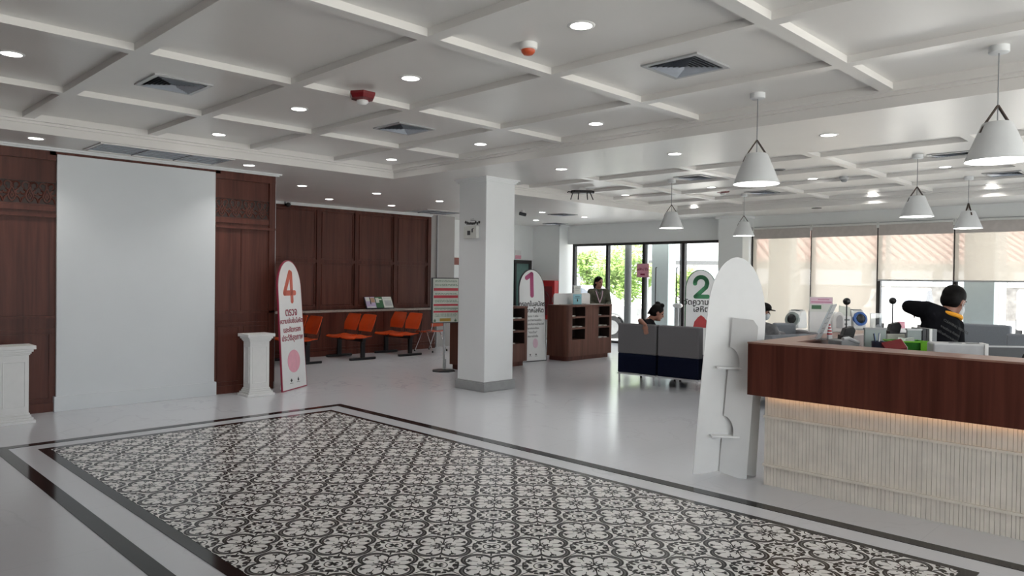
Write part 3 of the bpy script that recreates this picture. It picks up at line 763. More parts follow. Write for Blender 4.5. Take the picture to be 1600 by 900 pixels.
# ------------------------------------------------------------------ pedestals
def pedestal():
    t = thing('pedestal', 'x', 'pedestal', (0, 0, 0), 0, 'white display pedestals')
    W, D = 0.185, 0.15
    def st(e, z0, z1): return (-W+e, W-e, -D+e, D-e, z0, z1)
    obj('base', B(st(0, 0, 0.03), st(0.018, 0.03, 0.055), st(0.035, 0.055, 0.08), st(0.045, 0.08, 0.10)), M_WHITE, t, bevel=0.004)
    sh = obj('shaft', B(st(0.055, 0.09, 0.70)), M_WHITE, t, bevel=0.003)
    w, d = W-0.055, D-0.055
    for nm, bx in (('front', [(-w+0.03, w-0.03, -d-0.006, -d+0.001, 0.165, 0.173), (-w+0.03, w-0.03, -d-0.006, -d+0.001, 0.627, 0.635), (-w+0.03, -w+0.038, -d-0.006, -d+0.001, 0.173, 0.627), (w-0.038, w-0.03, -d-0.006, -d+0.001, 0.173, 0.627)]),
                   ('side', [(-w-0.006, -w+0.001, -d+0.03, d-0.03, 0.165, 0.173), (-w-0.006, -w+0.001, -d+0.03, d-0.03, 0.627, 0.635), (-w-0.006, -w+0.001, -d+0.03, -d+0.038, 0.173, 0.627), (-w-0.006, -w+0.001, d-0.038, d-0.03, 0.173, 0.627)])):
        obj('panel_moulding', B(*bx), M_WHITE, sh, bevel=0.002)
    obj('capital', B(st(0.045, 0.70, 0.715), st(0.035, 0.715, 0.735), st(0.020, 0.735, 0.76), st(0, 0.76, 0.80)), M_WHITE, t, bevel=0.004)
    return t
pd = pedestal(); pd.location = (4.465, 9.075, 0); pd['label'] = 'white pedestal between the white wall panel and the sign numbered 4'
dup(pd, (1.77, 8.99, 0), 0, 'white pedestal cut by the left picture edge')

# ------------------------------------------------------------------ arch-topped signs
def arch(w0, w1, h, r_top=1.25, n=20, hs=None):
    """outline: bottom width w0, width w1 at the shoulder, rounded head"""
    hs = hs or h - w1/2*r_top
    pts = [(-w0/2, 0), (w0/2, 0), (w1/2, hs)]
    for i in range(1, n): a = PI*i/n; pts.append((w1/2*math.cos(a), hs+(h-hs)*math.sin(a)))
    pts.append((-w1/2, hs))
    return pts
def scaled(pts, e, h):
    cx, cz = 0, h*0.5
    w = max(p[0] for p in pts)
    return [(p[0]*(1-e/w), cz+(p[1]-cz)*(1-e/(h*0.5))) for p in pts]
def arch_sign(name, label, loc, rz, w0, w1, h, border, lean):
    t = thing(name, label, 'sign', loc, rz)
    t.rotation_euler = (math.radians(-lean), 0, rz)
    pts = arch(w0, w1, h)
    bm = bmesh.new(); prism(bm, pts, 0.02, 'xz', 0.0); obj('board', bm, border, t)
    bm = bmesh.new(); prism(bm, scaled(pts, 0.016, h), 0.004, 'xz', -0.003); obj('printed_face', bm, M_BOARD, t)
    bm = bmesh.new(); prism(bm, [(-0.10, 0.0), (0.10, 0.0), (0.03, h*0.6), (-0.03, h*0.6)], 0.012, 'xz', 0.0)
    o = obj('easel_back', bm, M_BOARD, t); o.location = (0, 0.023+h*0.6*math.tan(math.radians(7)), 0.01); o.rotation_euler = (math.radians(7), 0, 0)
    return t
def numeral(t, strokes, w, m, cx, cz):
    """rounded thick strokes, flat on the printed face"""
    bm = bmesh.new()
    for line in strokes:
        for (xa, za), (xb, zb) in zip(line, line[1:]):
            d = math.atan2(zb-za, xb-xa); p = []
            for i in range(9): a = d+PI/2+PI*i/8; p.append((cx+xa+w*math.cos(a), cz+za+w*math.sin(a)))
            for i in range(9): a = d-PI/2+PI*i/8; p.append((cx+xb+w*math.cos(a), cz+zb+w*math.sin(a)))
            prism(bm, p, 0.0025, 'xz', -0.0055)
    obj('number', bm, m, t)
def oval(t, m, cx, cz, rx, rz, y, name):
    bm = bmesh.new(); prism(bm, [(cx+rx*math.cos(2*PI*i/28), cz+rz*math.sin(2*PI*i/28)) for i in range(28)], 0.002, 'xz', y); return obj(name, bm, m, t)
def emblems(t, z, m=M_INK, s=1.0, cx=0.0):
    x = cx-0.07*s
    obj('cross_mark', B((x-0.006*s, x+0.006*s, -0.007, -0.004, z-0.018*s, z+0.018*s), (x-0.018*s, x+0.018*s, -0.0069, -0.0041, z-0.006*s, z+0.006*s)), m, t)
    bm = bmesh.new()
    prism(bm, [(cx+0.07*s+0.014*s*math.cos(a), z-0.005*s+0.014*s*math.sin(a)) for a in [PI*0.9+i*PI*1.2/10 for i in range(11)]]+[(cx+0.07*s, z+0.022*s)], 0.003, 'xz', -0.007)
    obj('drop_mark', bm, m, t)
    for k in (-1, 1): obj('caption', B((cx+k*0.07*s-0.030*s, cx+k*0.07*s+0.030*s, -0.007, -0.004, z-0.032*s, z-0.028*s)), m, t)

t = arch_sign('arch_sign', 'tall arched white sign numbered 4 with a red edge', (5.09, 9.20, 0.0), math.radians(32), 0.66, 0.62, 1.77, M_MAROON, 4.0)
numeral(t, [[(0.03, 0.18), (-0.13, -0.10), (0.14, -0.10)], [(0.06, 0.17), (0.06, -0.21)]], 0.036, mat('orange red print', (0.62, 0.10, 0.05, 1), 0.4), -0.02, 1.42)
text('ตรวจ', 0.15, M_MAROON, t, face_my(0, -0.005, 1.055), 0.003)
text('ความเข้มข้นโลหิต', 0.088, M_MAROON, t, face_my(0, -0.005, 0.935), 0.0022)
text('และคัดกรอง', 0.095, M_MAROON, t, face_my(0, -0.005, 0.815), 0.0022)
text('ประวัติสุขภาพ', 0.105, M_MAROON, t, face_my(0, -0.005, 0.705), 0.0022)
oval(t, M_PINK, 0, 0.385, 0.165, 0.155, -0.0055, 'pink_oval')
emblems(t, 0.13, M_INK, 1.3)
t = arch_sign('arch_sign', 'tall arched white sign numbered 1 between the two wooden desks', (10.10, 9.42, 0.0), math.radians(-8), 0.66, 0.62, 1.735, M_DKGREY, 3.0)
numeral(t, [[(-0.10, 0.13), (0.02, 0.20), (0.02, -0.20)]], 0.042, M_MAGENTA, -0.02, 1.44)
text('กรอกใบสมัคร', 0.118, M_INK, t, face_my(0, -0.005, 1.075), 0.003)
text('บริจาคโลหิต', 0.118, M_INK, t, face_my(0.0, -0.005, 0.955), 0.003)
text('จำนวน 1 ฉบับ\nอ่านและทำความเข้าใจ\nหากมีข้อสงสัยถามเจ้าหน้าที่\nที่จุดลงทะเบียน\n"ครบถ้วน"\nลงลายมือชื่อ', 0.052, M_INK, t, face_my(0, -0.005, 0.66), 0.0, line=1.45)
oval(t, M_PALEPINK, 0.06, 0.34, 0.06, 0.09, -0.0055, 'pink_oval')
emblems(t, 0.13, M_INK, 1.0)
t = arch_sign('arch_sign', 'arched white sign numbered 2 half hidden behind the plain standee', (13.05, 7.62, 0.0), math.radians(-46), 0.66, 0.62, 1.78, M_DKGREEN, 3.0)
numeral(t, [[(-0.12+0.0, 0.07)]+[(0.0-0.12*math.cos(a), 0.08+0.12*math.sin(a)) for a in [PI*0.08+i*PI*0.95/10 for i in range(11)]]+[(0.10, 0.0), (-0.11, -0.19), (0.13, -0.19)]], 0.042, M_GREENP, 0.0, 1.43)
text('วัดความดัน', 0.155, M_INK, t, face_my(0.0, -0.005, 1.125), 0.0035)
text('โลหิต', 0.155, M_INK, t, face_my(0.0, -0.005, 0.985), 0.0035)
bm = bmesh.new(); prism(bm, [(-0.16, 0.62), (0.16, 0.62), (0.13, 0.74), (0.06, 0.83), (0, 0.87), (-0.06, 0.83), (-0.13, 0.74)], 0.002, 'xz', -0.0055); obj('red_shape', bm, M_RED, t)
# plain standee seen from the back
t = thing('arch_standee', 'plain white arched standee with folded easel, beside the counter end', 'standee', (5.225, 3.105, 0.0), math.atan2(-0.37, 0.34))
bm = bmesh.new()
pts = [(0.0, 0.0), (0.19, 0.035), (0.50, 0.0), (0.515, 0.35), (0.535, 0.80), (0.555, 1.25)]
for i in range(1, 16): a = PI*i/16; pts.append((0.325+0.230*math.cos(a), 1.25+0.50*math.sin(a)))
pts += [(0.092, 1.25), (0.045, 0.62)]
prism(bm, pts, 0.012, 'xz', 0.0)
b_ = obj('board', bm, M_BOARD, t)
# easel flap hinged on the board with two quarter-round cut-outs
fl = []
def q(rx, rz, z, n=8): return [(rx*math.cos(PI/2*i/n), z+rz*math.sin(PI/2*i/n)) for i in range(n+1)]
fl = [(0.0, 0.035), (0.0, 0.315), (0.085, 0.315)] + q(0.085, 0.135, 0.35) + [(0.0, 0.86), (0.085, 0.86)] + q(0.085, 0.135, 0.90) + [(0.0, 1.27), (0.16, 1.27), (0.20, 1.22), (0.215, 0.0), (0.20, 0.0)]
bm = bmesh.new(); prism(bm, fl, 0.008, 'xz', -0.008)
f_ = obj('easel_flap', bm, M_BOARD, t); f_.location = (0.205, -0.001, 0.0); f_.rotation_euler = (0, math.radians(4.0), math.radians(-24))
bm = bmesh.new(); box(bm, 0.13, 0.345, -0.075, 0.0, 0.318, 0.332); obj('lock_tab', bm, M_BOARD, t)
bm = bmesh.new(); box(bm, 0.17, 0.385, -0.075, 0.0, 0.862, 0.876); obj('lock_tab', bm, M_BOARD, t)
t.rotation_euler = (math.radians(0.0), math.radians(0.0), math.atan2(-0.37, 0.34))

# ------------------------------------------------------------------ poster stand by the pillar
t = thing('poster_stand', 'black-framed poster stand with red-striped notice, left of the pillar', 'sign stand', (7.90, 9.40, 0), math.radians(-14))
bm = bmesh.new(); lathe(bm, [(0.20, 0), (0.20, 0.012), (0.185, 0.022), (0.03, 0.03)], 8); obj('base', bm, M_BLACKM, t)
bm = bmesh.new(); tube(bm, [(0, 0, 0.02), (0, 0, 1.10)], 0.017, 12); obj('pole', bm, M_ALU, t, True)
bm = bmesh.new(); tube(bm, [(0.03, 0, 0.03), (0.03, 0, 0.20)], 0.012, 10); obj('clamp', bm, M_ALU, t, True)
bd = obj('board', B((-0.25, 0.25, -0.035, -0.018, 0.80, 1.55)), M_BLACK, t)
obj('poster', B((-0.225, 0.238, -0.040, -0.034, 0.815, 1.535)), M_PALEGREEN, bd)
obj('red_band', B(*[(-0.215, 0.232, -0.043, -0.039, z, z+h) for z, h in ((1.335, 0.045), (1.215, 0.045), (1.085, 0.032), (0.975, 0.030))]), M_REDPRINT, bd)
obj('dark_band', B((-0.20, 0.232, -0.043, -0.039, 1.040, 1.052)), M_DKGREEN, bd)
obj('yellow_patch', B((-0.10, 0.10, -0.043, -0.039, 0.83, 0.88)), mat('ochre print', (0.50, 0.30, 0.03, 1), 0.5), bd)
rr = random.Random(2); bm = bmesh.new()
for z in [1.50, 1.485, 1.44, 1.42, 1.29, 1.275, 1.18, 1.165, 1.15, 1.025, 0.95, 0.935, 0.915]:
    x = -0.19
    while x < 0.20:
        w = rr.uniform(0.01, 0.05); box(bm, x, x+w, -0.0425, -0.0395, z-0.003, z+0.003); x += w+0.012
for x in (-0.19, 0.19): 
    for k in range(5): box(bm, x-0.02+k*0.008, x-0.014+k*0.008, -0.0425, -0.0395, 0.825, 0.85+0.012*(k % 3))
obj('lettering', bm, M_DKGREEN, bd)
# card holder on the pillar
t = thing('leaflet_box', 'pale wall box with small black floral drawing on the white pillar', 'wall box', (6.862, 7.58, 2.10))
obj('box', B((-0.05, 0.0, -0.13, 0.13, 0.0, 0.17)), M_OFFW, t, bevel=0.004)
bm = bmesh.new(); rr = random.Random(5)
for k in range(9):
    y = -0.14+k*0.035; z = 0.20+0.03*rr.random()
    prism(bm, [(y+0.018*math.cos(a)*rr.uniform(0.6, 1.3), z+0.022*math.sin(a)*rr.uniform(0.6, 1.3)) for a in [i*PI/4 for i in range(8)]], 0.004, 'yz', -0.006)
for y, z, a, b in ((0.02, 0.06, 0.03, 0.045), (-0.05, 0.09, 0.012, 0.04), (-0.07, 0.12, 0.012, 0.02), (0.10, 0.03, 0.015, 0.015)):
    box(bm, -0.053, -0.049, y-a, y+a, z-b+0.03, z+b)
obj('drawing', bm, M_DKGREY, t)
obj('caption', B((-0.004, 0.0, -0.03, 0.04, 0.265, 0.272), (-0.004, 0.0, -0.06, 0.04, 0.245, 0.252)), M_MIDGREY, t)

# ------------------------------------------------------------------ benches and chairs
def seat_bm(w=0.46):
    bm = bmesh.new(); n = 8; rows = []
    for i in range(n+1):
        t_ = i/n; x = -0.23+0.43*t_
        z = 0.0 - 0.020*math.sin(PI*min(1, t_*1.15)) + (0.0 if t_ > 0.15 else -0.030*(1-t_/0.15)**2)
        hw = (w/2)*(0.90+0.10*math.sin(PI*min(1.0, t_+0.25)))
        rows.append([(x, -hw+2*hw*j/6, z - 0.012*math.sin(PI*j/6)) for j in range(7)])
    for off in (0.0, -0.016):
        pass
    top = [[bm.verts.new(p) for p in r] for r in rows]; bot = [[bm.verts.new((p[0], p[1], p[2]-0.018)) for p in r] for r in rows]
    for i in range(n):
        for j in range(6):
            bm.faces.new((top[i][j], top[i+1][j], top[i+1][j+1], top[i][j+1])); bm.faces.new((bot[i][j], bot[i][j+1], bot[i+1][j+1], bot[i+1][j]))
    for i in range(n):
        bm.faces.new((top[i][0], bot[i][0], bot[i+1][0], top[i+1][0])); bm.faces.new((top[i][6], top[i+1][6], bot[i+1][6], bot[i][6]))
    for j in range(6):
        bm.faces.new((top[0][j], top[0][j+1], bot[0][j+1], bot[0][j])); bm.faces.new((top[n][j], bot[n][j], bot[n][j+1], top[n][j+1]))
    return bm
def back_bm(w=0.46):
    # rows from the bottom edge up: a kinked shell, wide in the middle, narrower at foot and head
    prof = [(0.155, 0.075, 0.40), (0.170, 0.12, 0.43), (0.180, 0.17, 0.455), (0.195, 0.215, 0.47), (0.225, 0.28, 0.455), (0.255, 0.34, 0.435), (0.268, 0.375, 0.41), (0.272, 0.39, 0.36)]
    bm = bmesh.new(); f = []; b = []
    for x, z, ww in prof:
        f.append([bm.verts.new((x+0.018*(1-abs(j-3)/3)**1.0, -ww/2+ww*j/6, z)) for j in range(7)])
        b.append([bm.verts.new((x+0.018*(1-abs(j-3)/3)**1.0+0.016, -ww/2+ww*j/6, z)) for j in range(7)])
    n = len(prof)-1
    for i in range(n):
        for j in range(6):
            bm.faces.new((f[i][j], f[i][j+1], f[i+1][j+1], f[i+1][j])); bm.faces.new((b[i][j], b[i+1][j], b[i+1][j+1], b[i][j+1]))
        bm.faces.new((f[i][0], f[i+1][0], b[i+1][0], b[i][0])); bm.faces.new((f[i][6], b[i][6], b[i+1][6], f[i+1][6]))
    for j in range(6):
        bm.faces.new((f[0][j], b[0][j], b[0][j+1], f[0][j+1])); bm.faces.new((f[n][j], f[n][j+1], b[n][j+1], b[n][j]))
    return bm
def bench():
    t = thing('waiting_bench', 'x', 'bench', (0, 0, 0), 0, 'orange two-seat waiting benches')
    for i, y in enumerate((-0.255, 0.255)):
        s = obj('seat', seat_bm(), M_ORANGE, t, True); s.location = (-0.02, y, 0.445)
        b = obj('backrest', back_bm(), M_ORANGE, t, True); b.location = (-0.02, y, 0.445)
        bm = bmesh.new()
        for sgn in (-1, 1): tube(bm, [(0.0, y+sgn*0.205, 0.405), (0.17, y+sgn*0.215, 0.425), (0.205, y+sgn*0.218, 0.52), (0.215, y+sgn*0.226, 0.655), (0.255, y+sgn*0.212, 0.80)], 0.010, 6)
        obj('seat_bracket', bm, M_BLACKM, t, True)
    obj('beam', B((-0.035, 0.035, -0.45, 0.45, 0.335, 0.405)), M_BLACKM, t, bevel=0.004)
    for y in (-0.40, 0.40):
        obj('leg', B((-0.04, 0.04, y-0.025, y+0.025, 0.045, 0.335)), M_BLACKM, t, bevel=0.004)
        obj('foot', B((-0.28, 0.28, y-0.03, y+0.03, 0.0, 0.045)), M_BLACKM, t, bevel=0.012)
    return t
b0 = bench(); b0.location = (7.80, 12.02, 0); b0['label'] = 'orange two-seat bench in the middle, left of the brochure rack'
dup(b0, (8.93, 12.06, 0), 0, 'orange two-seat bench under the brochure rack')
dup(b0, (6.66, 12.03, 0), 0, 'orange two-seat bench partly hidden by the sign numbered 4')
t = thing('stacking_chair', 'single orange chair with chrome legs behind the poster stand', 'chair', (9.83, 12.12, 0), math.radians(-90+12))
s = obj('seat', seat_bm(), M_ORANGE, t, True); s.location = (0, 0, 0.445)
b = obj('backrest', back_bm(), M_ORANGE, t, True); b.location = (0, 0, 0.455)
for sx, sy in ((-1, -1), (-1, 1), (1, -1), (1, 1)):
    bm = bmesh.new(); tube(bm, [(0.02*sx, 0.20*sy, 0.425), (0.07*sx, 0.215*sy, 0.40), (0.235*sx, 0.235*sy, 0.02)], 0.010, 8)
    l = obj('leg', bm, M_CHROME, t, True)
    bm = bmesh.new(); lathe(bm, [(0.016, 0.0), (0.016, 0.03), (0.012, 0.04)], 10, (0.24*sx, 0.236*sy, 0)); obj('foot_cap', bm, M_BLACK, l)
for sy in (-1, 1):
    bm = bmesh.new(); tube(bm, [(0.04, 0.21*sy, 0.425), (0.18, 0.215*sy, 0.44), (0.205, 0.22*sy, 0.55), (0.23, 0.215*sy, 0.72)], 0.010, 8)
    obj('back_rail', bm, M_CHROME, t, True)

# brochures leaning on the stone ledge
t = thing('brochure_rack', 'low black rack of three brochures on the stone ledge above the benches', 'rack', (8.93, 12.66, 0.885), math.radians(3))
RX = math.radians(-24)
def tilted(bm_boxes, m, name, parent):
    o = obj(name, B(*bm_boxes), m, parent); o.rotation_euler = (RX, 0, 0); return o
tilted([(-0.36, 0.36, 0.0, 0.012, 0.0, 0.27)], M_BLACK, 'back_plate', t)
obj('tray', B((-0.37, 0.37, -0.03, 0.02, 0.0, 0.022)), M_ACRYL, t)
def brochure(x0, x1, m, label, name='brochure'):
    b = thing(name, label, 'brochure', (8.93, 12.66, 0.889), math.radians(3), 'brochures in the black rack')
    tilted([(x0, x1, -0.010, -0.002, 0.02, 0.262)], m, 'cover', b); return b
b = brochure(-0.34, -0.10, M_LILAC, 'lilac and white brochure, left one in the ledge rack')
tilted([(-0.33, -0.23, -0.013, -0.009, 0.17, 0.255), (-0.33, -0.12, -0.013, -0.009, 0.025, 0.05)], M_PAPER, 'white_print', b)
tilted([(-0.235, -0.215, -0.0135, -0.009, 0.10, 0.255)], M_INK, 'dark_print', b)
tilted([(-0.21, -0.11, -0.013, -0.009, 0.14, 0.245)], mat('tan print', (0.45, 0.28, 0.18, 1), 0.5), 'tan_print', b)
b = brochure(-0.095, 0.095, M_DKGREEN, 'green brochure, middle one in the ledge rack')
tilted([(-0.01, 0.075, -0.013, -0.009, 0.19, 0.215), (-0.08, 0.0, -0.013, -0.009, 0.13, 0.24)], M_PALEGREEN, 'pale_print', b)
b = brochure(0.10, 0.335, M_PAPER, 'white brochure, right one in the ledge rack')
tilted([(0.14, 0.31, -0.013, -0.009, 0.06, 0.18), (0.13, 0.30, -0.013, -0.009, 0.225, 0.235)], M_PALEGREY, 'grey_print', b)

# ------------------------------------------------------------------ registration desks
def desk(name_label, loc):
    t = thing('registration_desk', name_label, 'desk', loc, 0)
    L, D, Ht = 1.42, 0.50, 1.06
    def rnd(x0, y0, x1, y1, rl, rq):
        p = []
        for cx, cy, a, rr_ in ((x0+rl, y0+rl, PI, rl), (x1-rq, y0+rq, 1.5*PI, rq), (x1-0.01, y1-0.01, 0, 0.01), (x0+0.01, y1-0.01, PI/2, 0.01)):
            for i in range(7): p.append((cx+rr_*math.cos(a+i*PI/12), cy+rr_*math.sin(a+i*PI/12)))
        return p
    bm = bmesh.new(); prism(bm, rnd(0.05, 0.05, L-0.05, D-0.02, 0.08, 0.05), 0.085, 'xy', 0.0); obj('plinth', bm, M_WOODH, t)
    bm = bmesh.new()
    # full-height blocks left, centre and right; solid rear; lower apron
    prism(bm, rnd(0, 0, 0.16, D, 0.10, 0.005), Ht-0.085-0.025, 'xy', 0.085)
    o0 = obj('left_end', bm, M_DESK, t)
    N = ((0.16, 0.55), (0.96, 1.32))
    bm = bmesh.new(); box(bm, 0.16, 1.32, 0.26, D, 0.085, Ht-0.025); obj('rear_block', bm, M_DESK, t)
    bm = bmesh.new(); prism(bm, rnd(1.32, 0, L, D, 0.005, 0.05), Ht-0.11, 'xy', 0.085); obj('right_end', bm, M_DESK, t)
    obj('centre_panel', B((0.55, 0.96, 0.0, 0.26, 0.085, Ht-0.025), (0.60, 0.91, -0.004, 0.002, Ht-0.075, Ht-0.055)), M_DESK, t)
    obj('apron', B((0.16, 0.55, 0.0, 0.26, 0.085, 0.40)), M_DESK, t); obj('apron', B((0.96, 1.32, 0.0, 0.26, 0.085, 0.40)), M_DESK, t)
    for a, b in N:
        obj('niche_shade', B((a, b, 0.252, 0.262, 0.40, Ht-0.025), (a-0.001, a+0.006, 0.004, 0.26, 0.40, Ht-0.025), (b-0.006, b+0.001, 0.004, 0.26, 0.40, Ht-0.025)), M_DARKIN, t)  # thin dark sheets painting the shade inside the pigeonholes
        for z in (0.60, 0.81): obj('shelf', B((a, b, 0.0, 0.255, z, z+0.035)), M_DESK, t)
        obj('head_rail', B((a, b, 0.0, 0.255, 1.025, Ht-0.025)), M_DESK, t)
    bm = bmesh.new(); prism(bm, rnd(-0.005, -0.005, L+0.005, D+0.005, 0.10, 0.05), 0.025, 'xy', Ht-0.025); obj('top', bm, M_DESK, t)
    return t
d1 = desk('dark wood desk with pigeonholes under the white screen, right of the sign numbered 1', (10.56, 9.0, 0))
d2 = dup(d1, (8.16, 9.06, 0), 0, 'dark wood desk with pigeonholes directly behind the white pillar')
lf0 = None
def leaflets(dx, dy, spec, where):
    global lf0
    for i, (x, z, w) in enumerate(spec):
        o = obj('leaflet_pile', B((x-w, x+w, 0.03, 0.20, z, z+0.008), (x-w+0.01, x+w-0.005, 0.025, 0.19, z+0.008, z+0.016)), M_PAPER)
        o.location = (dx, dy, 0)
        rowname = {0.845: 'top', 0.635: 'middle', 0.40: 'bottom'}[z]
        side = 'left column' if x < 0.7 else 'right column'
        pos = 'left-hand' if (x < 0.30 or 0.7 < x < 1.08) else 'right-hand'
        tag(o, 'small white leaflet pile, %s in the %s pigeonhole, %s, %s' % (pos, rowname, side, where), 'leaflets', 'leaflet piles in the desk pigeonholes')
leaflets(10.56, 9.0, [(0.24, 0.845, 0.05), (0.24, 0.635, 0.05), (0.44, 0.635, 0.05), (1.03, 0.845, 0.05), (1.05, 0.635, 0.06), (1.22, 0.635, 0.05), (1.05, 0.40, 0.05), (1.22, 0.40, 0.05)], 'desk with screen')
leaflets(8.16, 9.06, [(1.05, 0.845, 0.06), (1.22, 0.845, 0.05), (1.05, 0.635, 0.06), (1.05, 0.40, 0.06)], 'desk behind pillar')
def rrect(x0, x1, z0, z1, r):
    p = []
    for cx, cz, a in ((x1-r, z1-r, 0), (x0+r, z1-r, PI/2)):
        for i in range(7): p.append((cx+r*math.cos(a+i*PI/12), cz+r*math.sin(a+i*PI/12)))
    return [(x0, z0), (x1, z0)] + p
t = thing('desk_screen', 'low cream screen with rounded corners standing on the right desk', 'screen', (10.56, 9.38, 1.06))
bm = bmesh.new(); prism(bm, rrect(0.06, 1.16, 0.0, 0.215, 0.05), 0.018, 'xz', 0.0); obj('panel', bm, M_WHITE, t)
for x in (0.25, 0.95): obj('foot', B((x-0.04, x+0.04, -0.04, 0.06, 0.0, 0.008)), M_ALU, t)
t = thing('acrylic_sign', 'clear stand with a pale blue notice on the right desk', 'notice', (11.10, 9.20, 1.06))
obj('stand', B((-0.13, 0.13, 0.0, 0.004, 0.0, 0.38), (-0.13, 0.13, -0.04, 0.05, 0.0, 0.004)), M_ACRYL, t)
obj('blue_sheet', B((-0.125, 0.125, -0.004, -0.001, 0.006, 0.20)), M_TEALP, t)
obj('white_sheet', B((-0.10, 0.10, -0.004, -0.001, 0.21, 0.37)), M_PAPER, t)
obj('print', B((-0.07, 0.07, -0.006, -0.003, 0.155, 0.165), (-0.09, 0.09, -0.006, -0.003, 0.125, 0.132), (-0.015, 0.015, -0.006, -0.003, 0.06, 0.095), (-0.007, 0.007, -0.006, -0.003, 0.095, 0.115), (-0.07, 0.07, -0.006, -0.003, 0.32, 0.326), (-0.07, 0.07, -0.006, -0.003, 0.30, 0.304), (-0.07, 0.05, -0.006, -0.003, 0.27, 0.274)), M_INK, t)
tag(obj('paper_sheet', B((11.45, 11.75, 9.06, 9.27, 1.061, 1.065)), M_PAPER), 'white sheet lying on the right end of the right desk', 'paper')

# red hose cabinet, pink wall sign
t = thing('fire_hose_cabinet', 'red fire hose cabinet on the far white wall', 'cabinet', (14.30, 12.72, 0.50))
obj('body', B((-0.16, 0.0, -0.24, 0.60, 0.0, 1.01)), M_RED, t, bevel=0.006)
obj('window', B((-0.165, -0.158, -0.17, 0.52, 0.12, 0.86)), M_REDDK, t)
bm = bmesh.new(); lathe(bm, [(0.24, -0.01), (0.25, 0.0), (0.24, 0.01), (0.17, 0.01), (0.16, 0.0), (0.17, -0.01)], 28, close=False)
bmesh.ops.rotate(bm, verts=bm.verts[:], matrix=Matrix.Rotation(PI/2, 3, 'Y'))
bmesh.ops.translate(bm, verts=bm.verts[:], vec=(-0.17, 0.16, 0.50)); obj('hose_reel', bm, M_BLACK, t, True)
obj('handle', B((-0.18, -0.16, -0.20, -0.185, 0.45, 0.58)), M_CHROME, t)
t = thing('wall_notice', 'small pink and white notice on the wall above the dark door', 'notice', (13.72, 13.40, 2.06))
obj('plate', B((-0.10, 0.12, -0.012, 0.0, 0.0, 0.22)), M_WHITE, t)
obj('pink_print', B((-0.10, 0.12, -0.014, -0.010, 0.0, 0.09)), M_PINK, t)
# ------------------------------------------------------------------ sofas
def sofa_back(label, loc, rz):
    """armless module seen from behind: local x along its width, its back towards -y"""
    t = thing('sofa_module', label, 'sofa', loc, rz, 'grey and navy sofa modules seen from behind')
    w = 0.325
    obj('back_cushion', B((-w, w, 0.0, 0.15, 0.445, 0.895)), M_GREYF, t, bevel=0.022, seg=3)
    obj('lower_back', B((-w+0.004, w-0.004, 0.006, 0.14, 0.152, 0.447)), M_NAVY, t, bevel=0.012)
    obj('seat_cushion', B((-w+0.004, w-0.004, 0.14, 0.74, 0.26, 0.44)), M_NAVY, t, bevel=0.03, seg=3)
    obj('seat_base', B((-w+0.004, w-0.004, 0.14, 0.72, 0.152, 0.262)), M_NAVY, t, bevel=0.01)
    obj('rail', B((-w+0.001, w-0.001, -0.006, 0.012, 0.128, 0.152), (-w+0.001, w-0.001, 0.70, 0.72, 0.128, 0.152), (-w, -w+0.02, 0.012, 0.70, 0.128, 0.152), (w-0.02, w, 0.012, 0.70, 0.128, 0.152)), M_CHROME, t)
    for x in (-w+0.03, w-0.03):
        for y in (0.02, 0.68):
            bm = bmesh.new(); tube(bm, [(x, y, 0.0), (x, y, 0.13)], 0.016, 10); obj('leg', bm, M_CHROME if y < 0.1 else M_BLACK, t, True)
    return t
SA = math.atan2(-1, 0.09)        # width runs towards -y in the room
s0 = sofa_back('grey and navy sofa module with the seated woman leaning over it', (9.143, 6.425, 0), SA)
dup(s0, (9.206, 5.752, 0), SA, 'grey and navy sofa module next to the plain white standee')
def sofa_wide(label, loc, rz, w=0.7, arms=True):
    t = thing('sofa', label, 'sofa', loc, rz, 'plain grey waiting sofas')
    obj('seat', B((-w, w, -0.30, 0.40, 0.14, 0.44)), M_GREYF2, t, bevel=0.03)
    obj('back', B((-w, w, 0.26, 0.42, 0.40, 0.90)), M_GREYF2, t, bevel=0.03)
    if arms:
        for s in (-1, 1): obj('arm', B((min(s*w, s*(w+0.15)), max(s*w, s*(w+0.15)), -0.30, 0.42, 0.14, 0.80)), M_GREYF, t, bevel=0.03)
    for x in (-w+0.06, w-0.06):
        for y in (-0.24, 0.36): obj('leg', B((x-0.02, x+0.02, y-0.02, y+0.02, 0, 0.145)), M_BLACK, t)
    return t
MP = at(1191, 487, 10.4)
sofa_wide('grey sofa carrying the masked person by the lowered blinds', (MP.x-0.02, MP.y+0.03, 0), math.radians(37.6), 0.34, False)
a = at(1229, 505, 11.4)
sofa_wide('small grey armchair right of the masked person', (a.x+0.05, a.y-0.05, 0), math.radians(-48), 0.17)
sofa_wide('grey sofa in front of the pale column beside the man in black', (13.75, 3.05, 0), math.radians(-90), 0.42, False)
sofa_wide('grey sofa at the right picture edge behind the counter', (11.45, 1.80, 0), math.radians(-90), 0.45, False)
sofa_wide('grey sofa back just behind the counter end, beside the clear leaflet stand', (9.03, 4.33, 0), math.radians(166), 0.40, False)

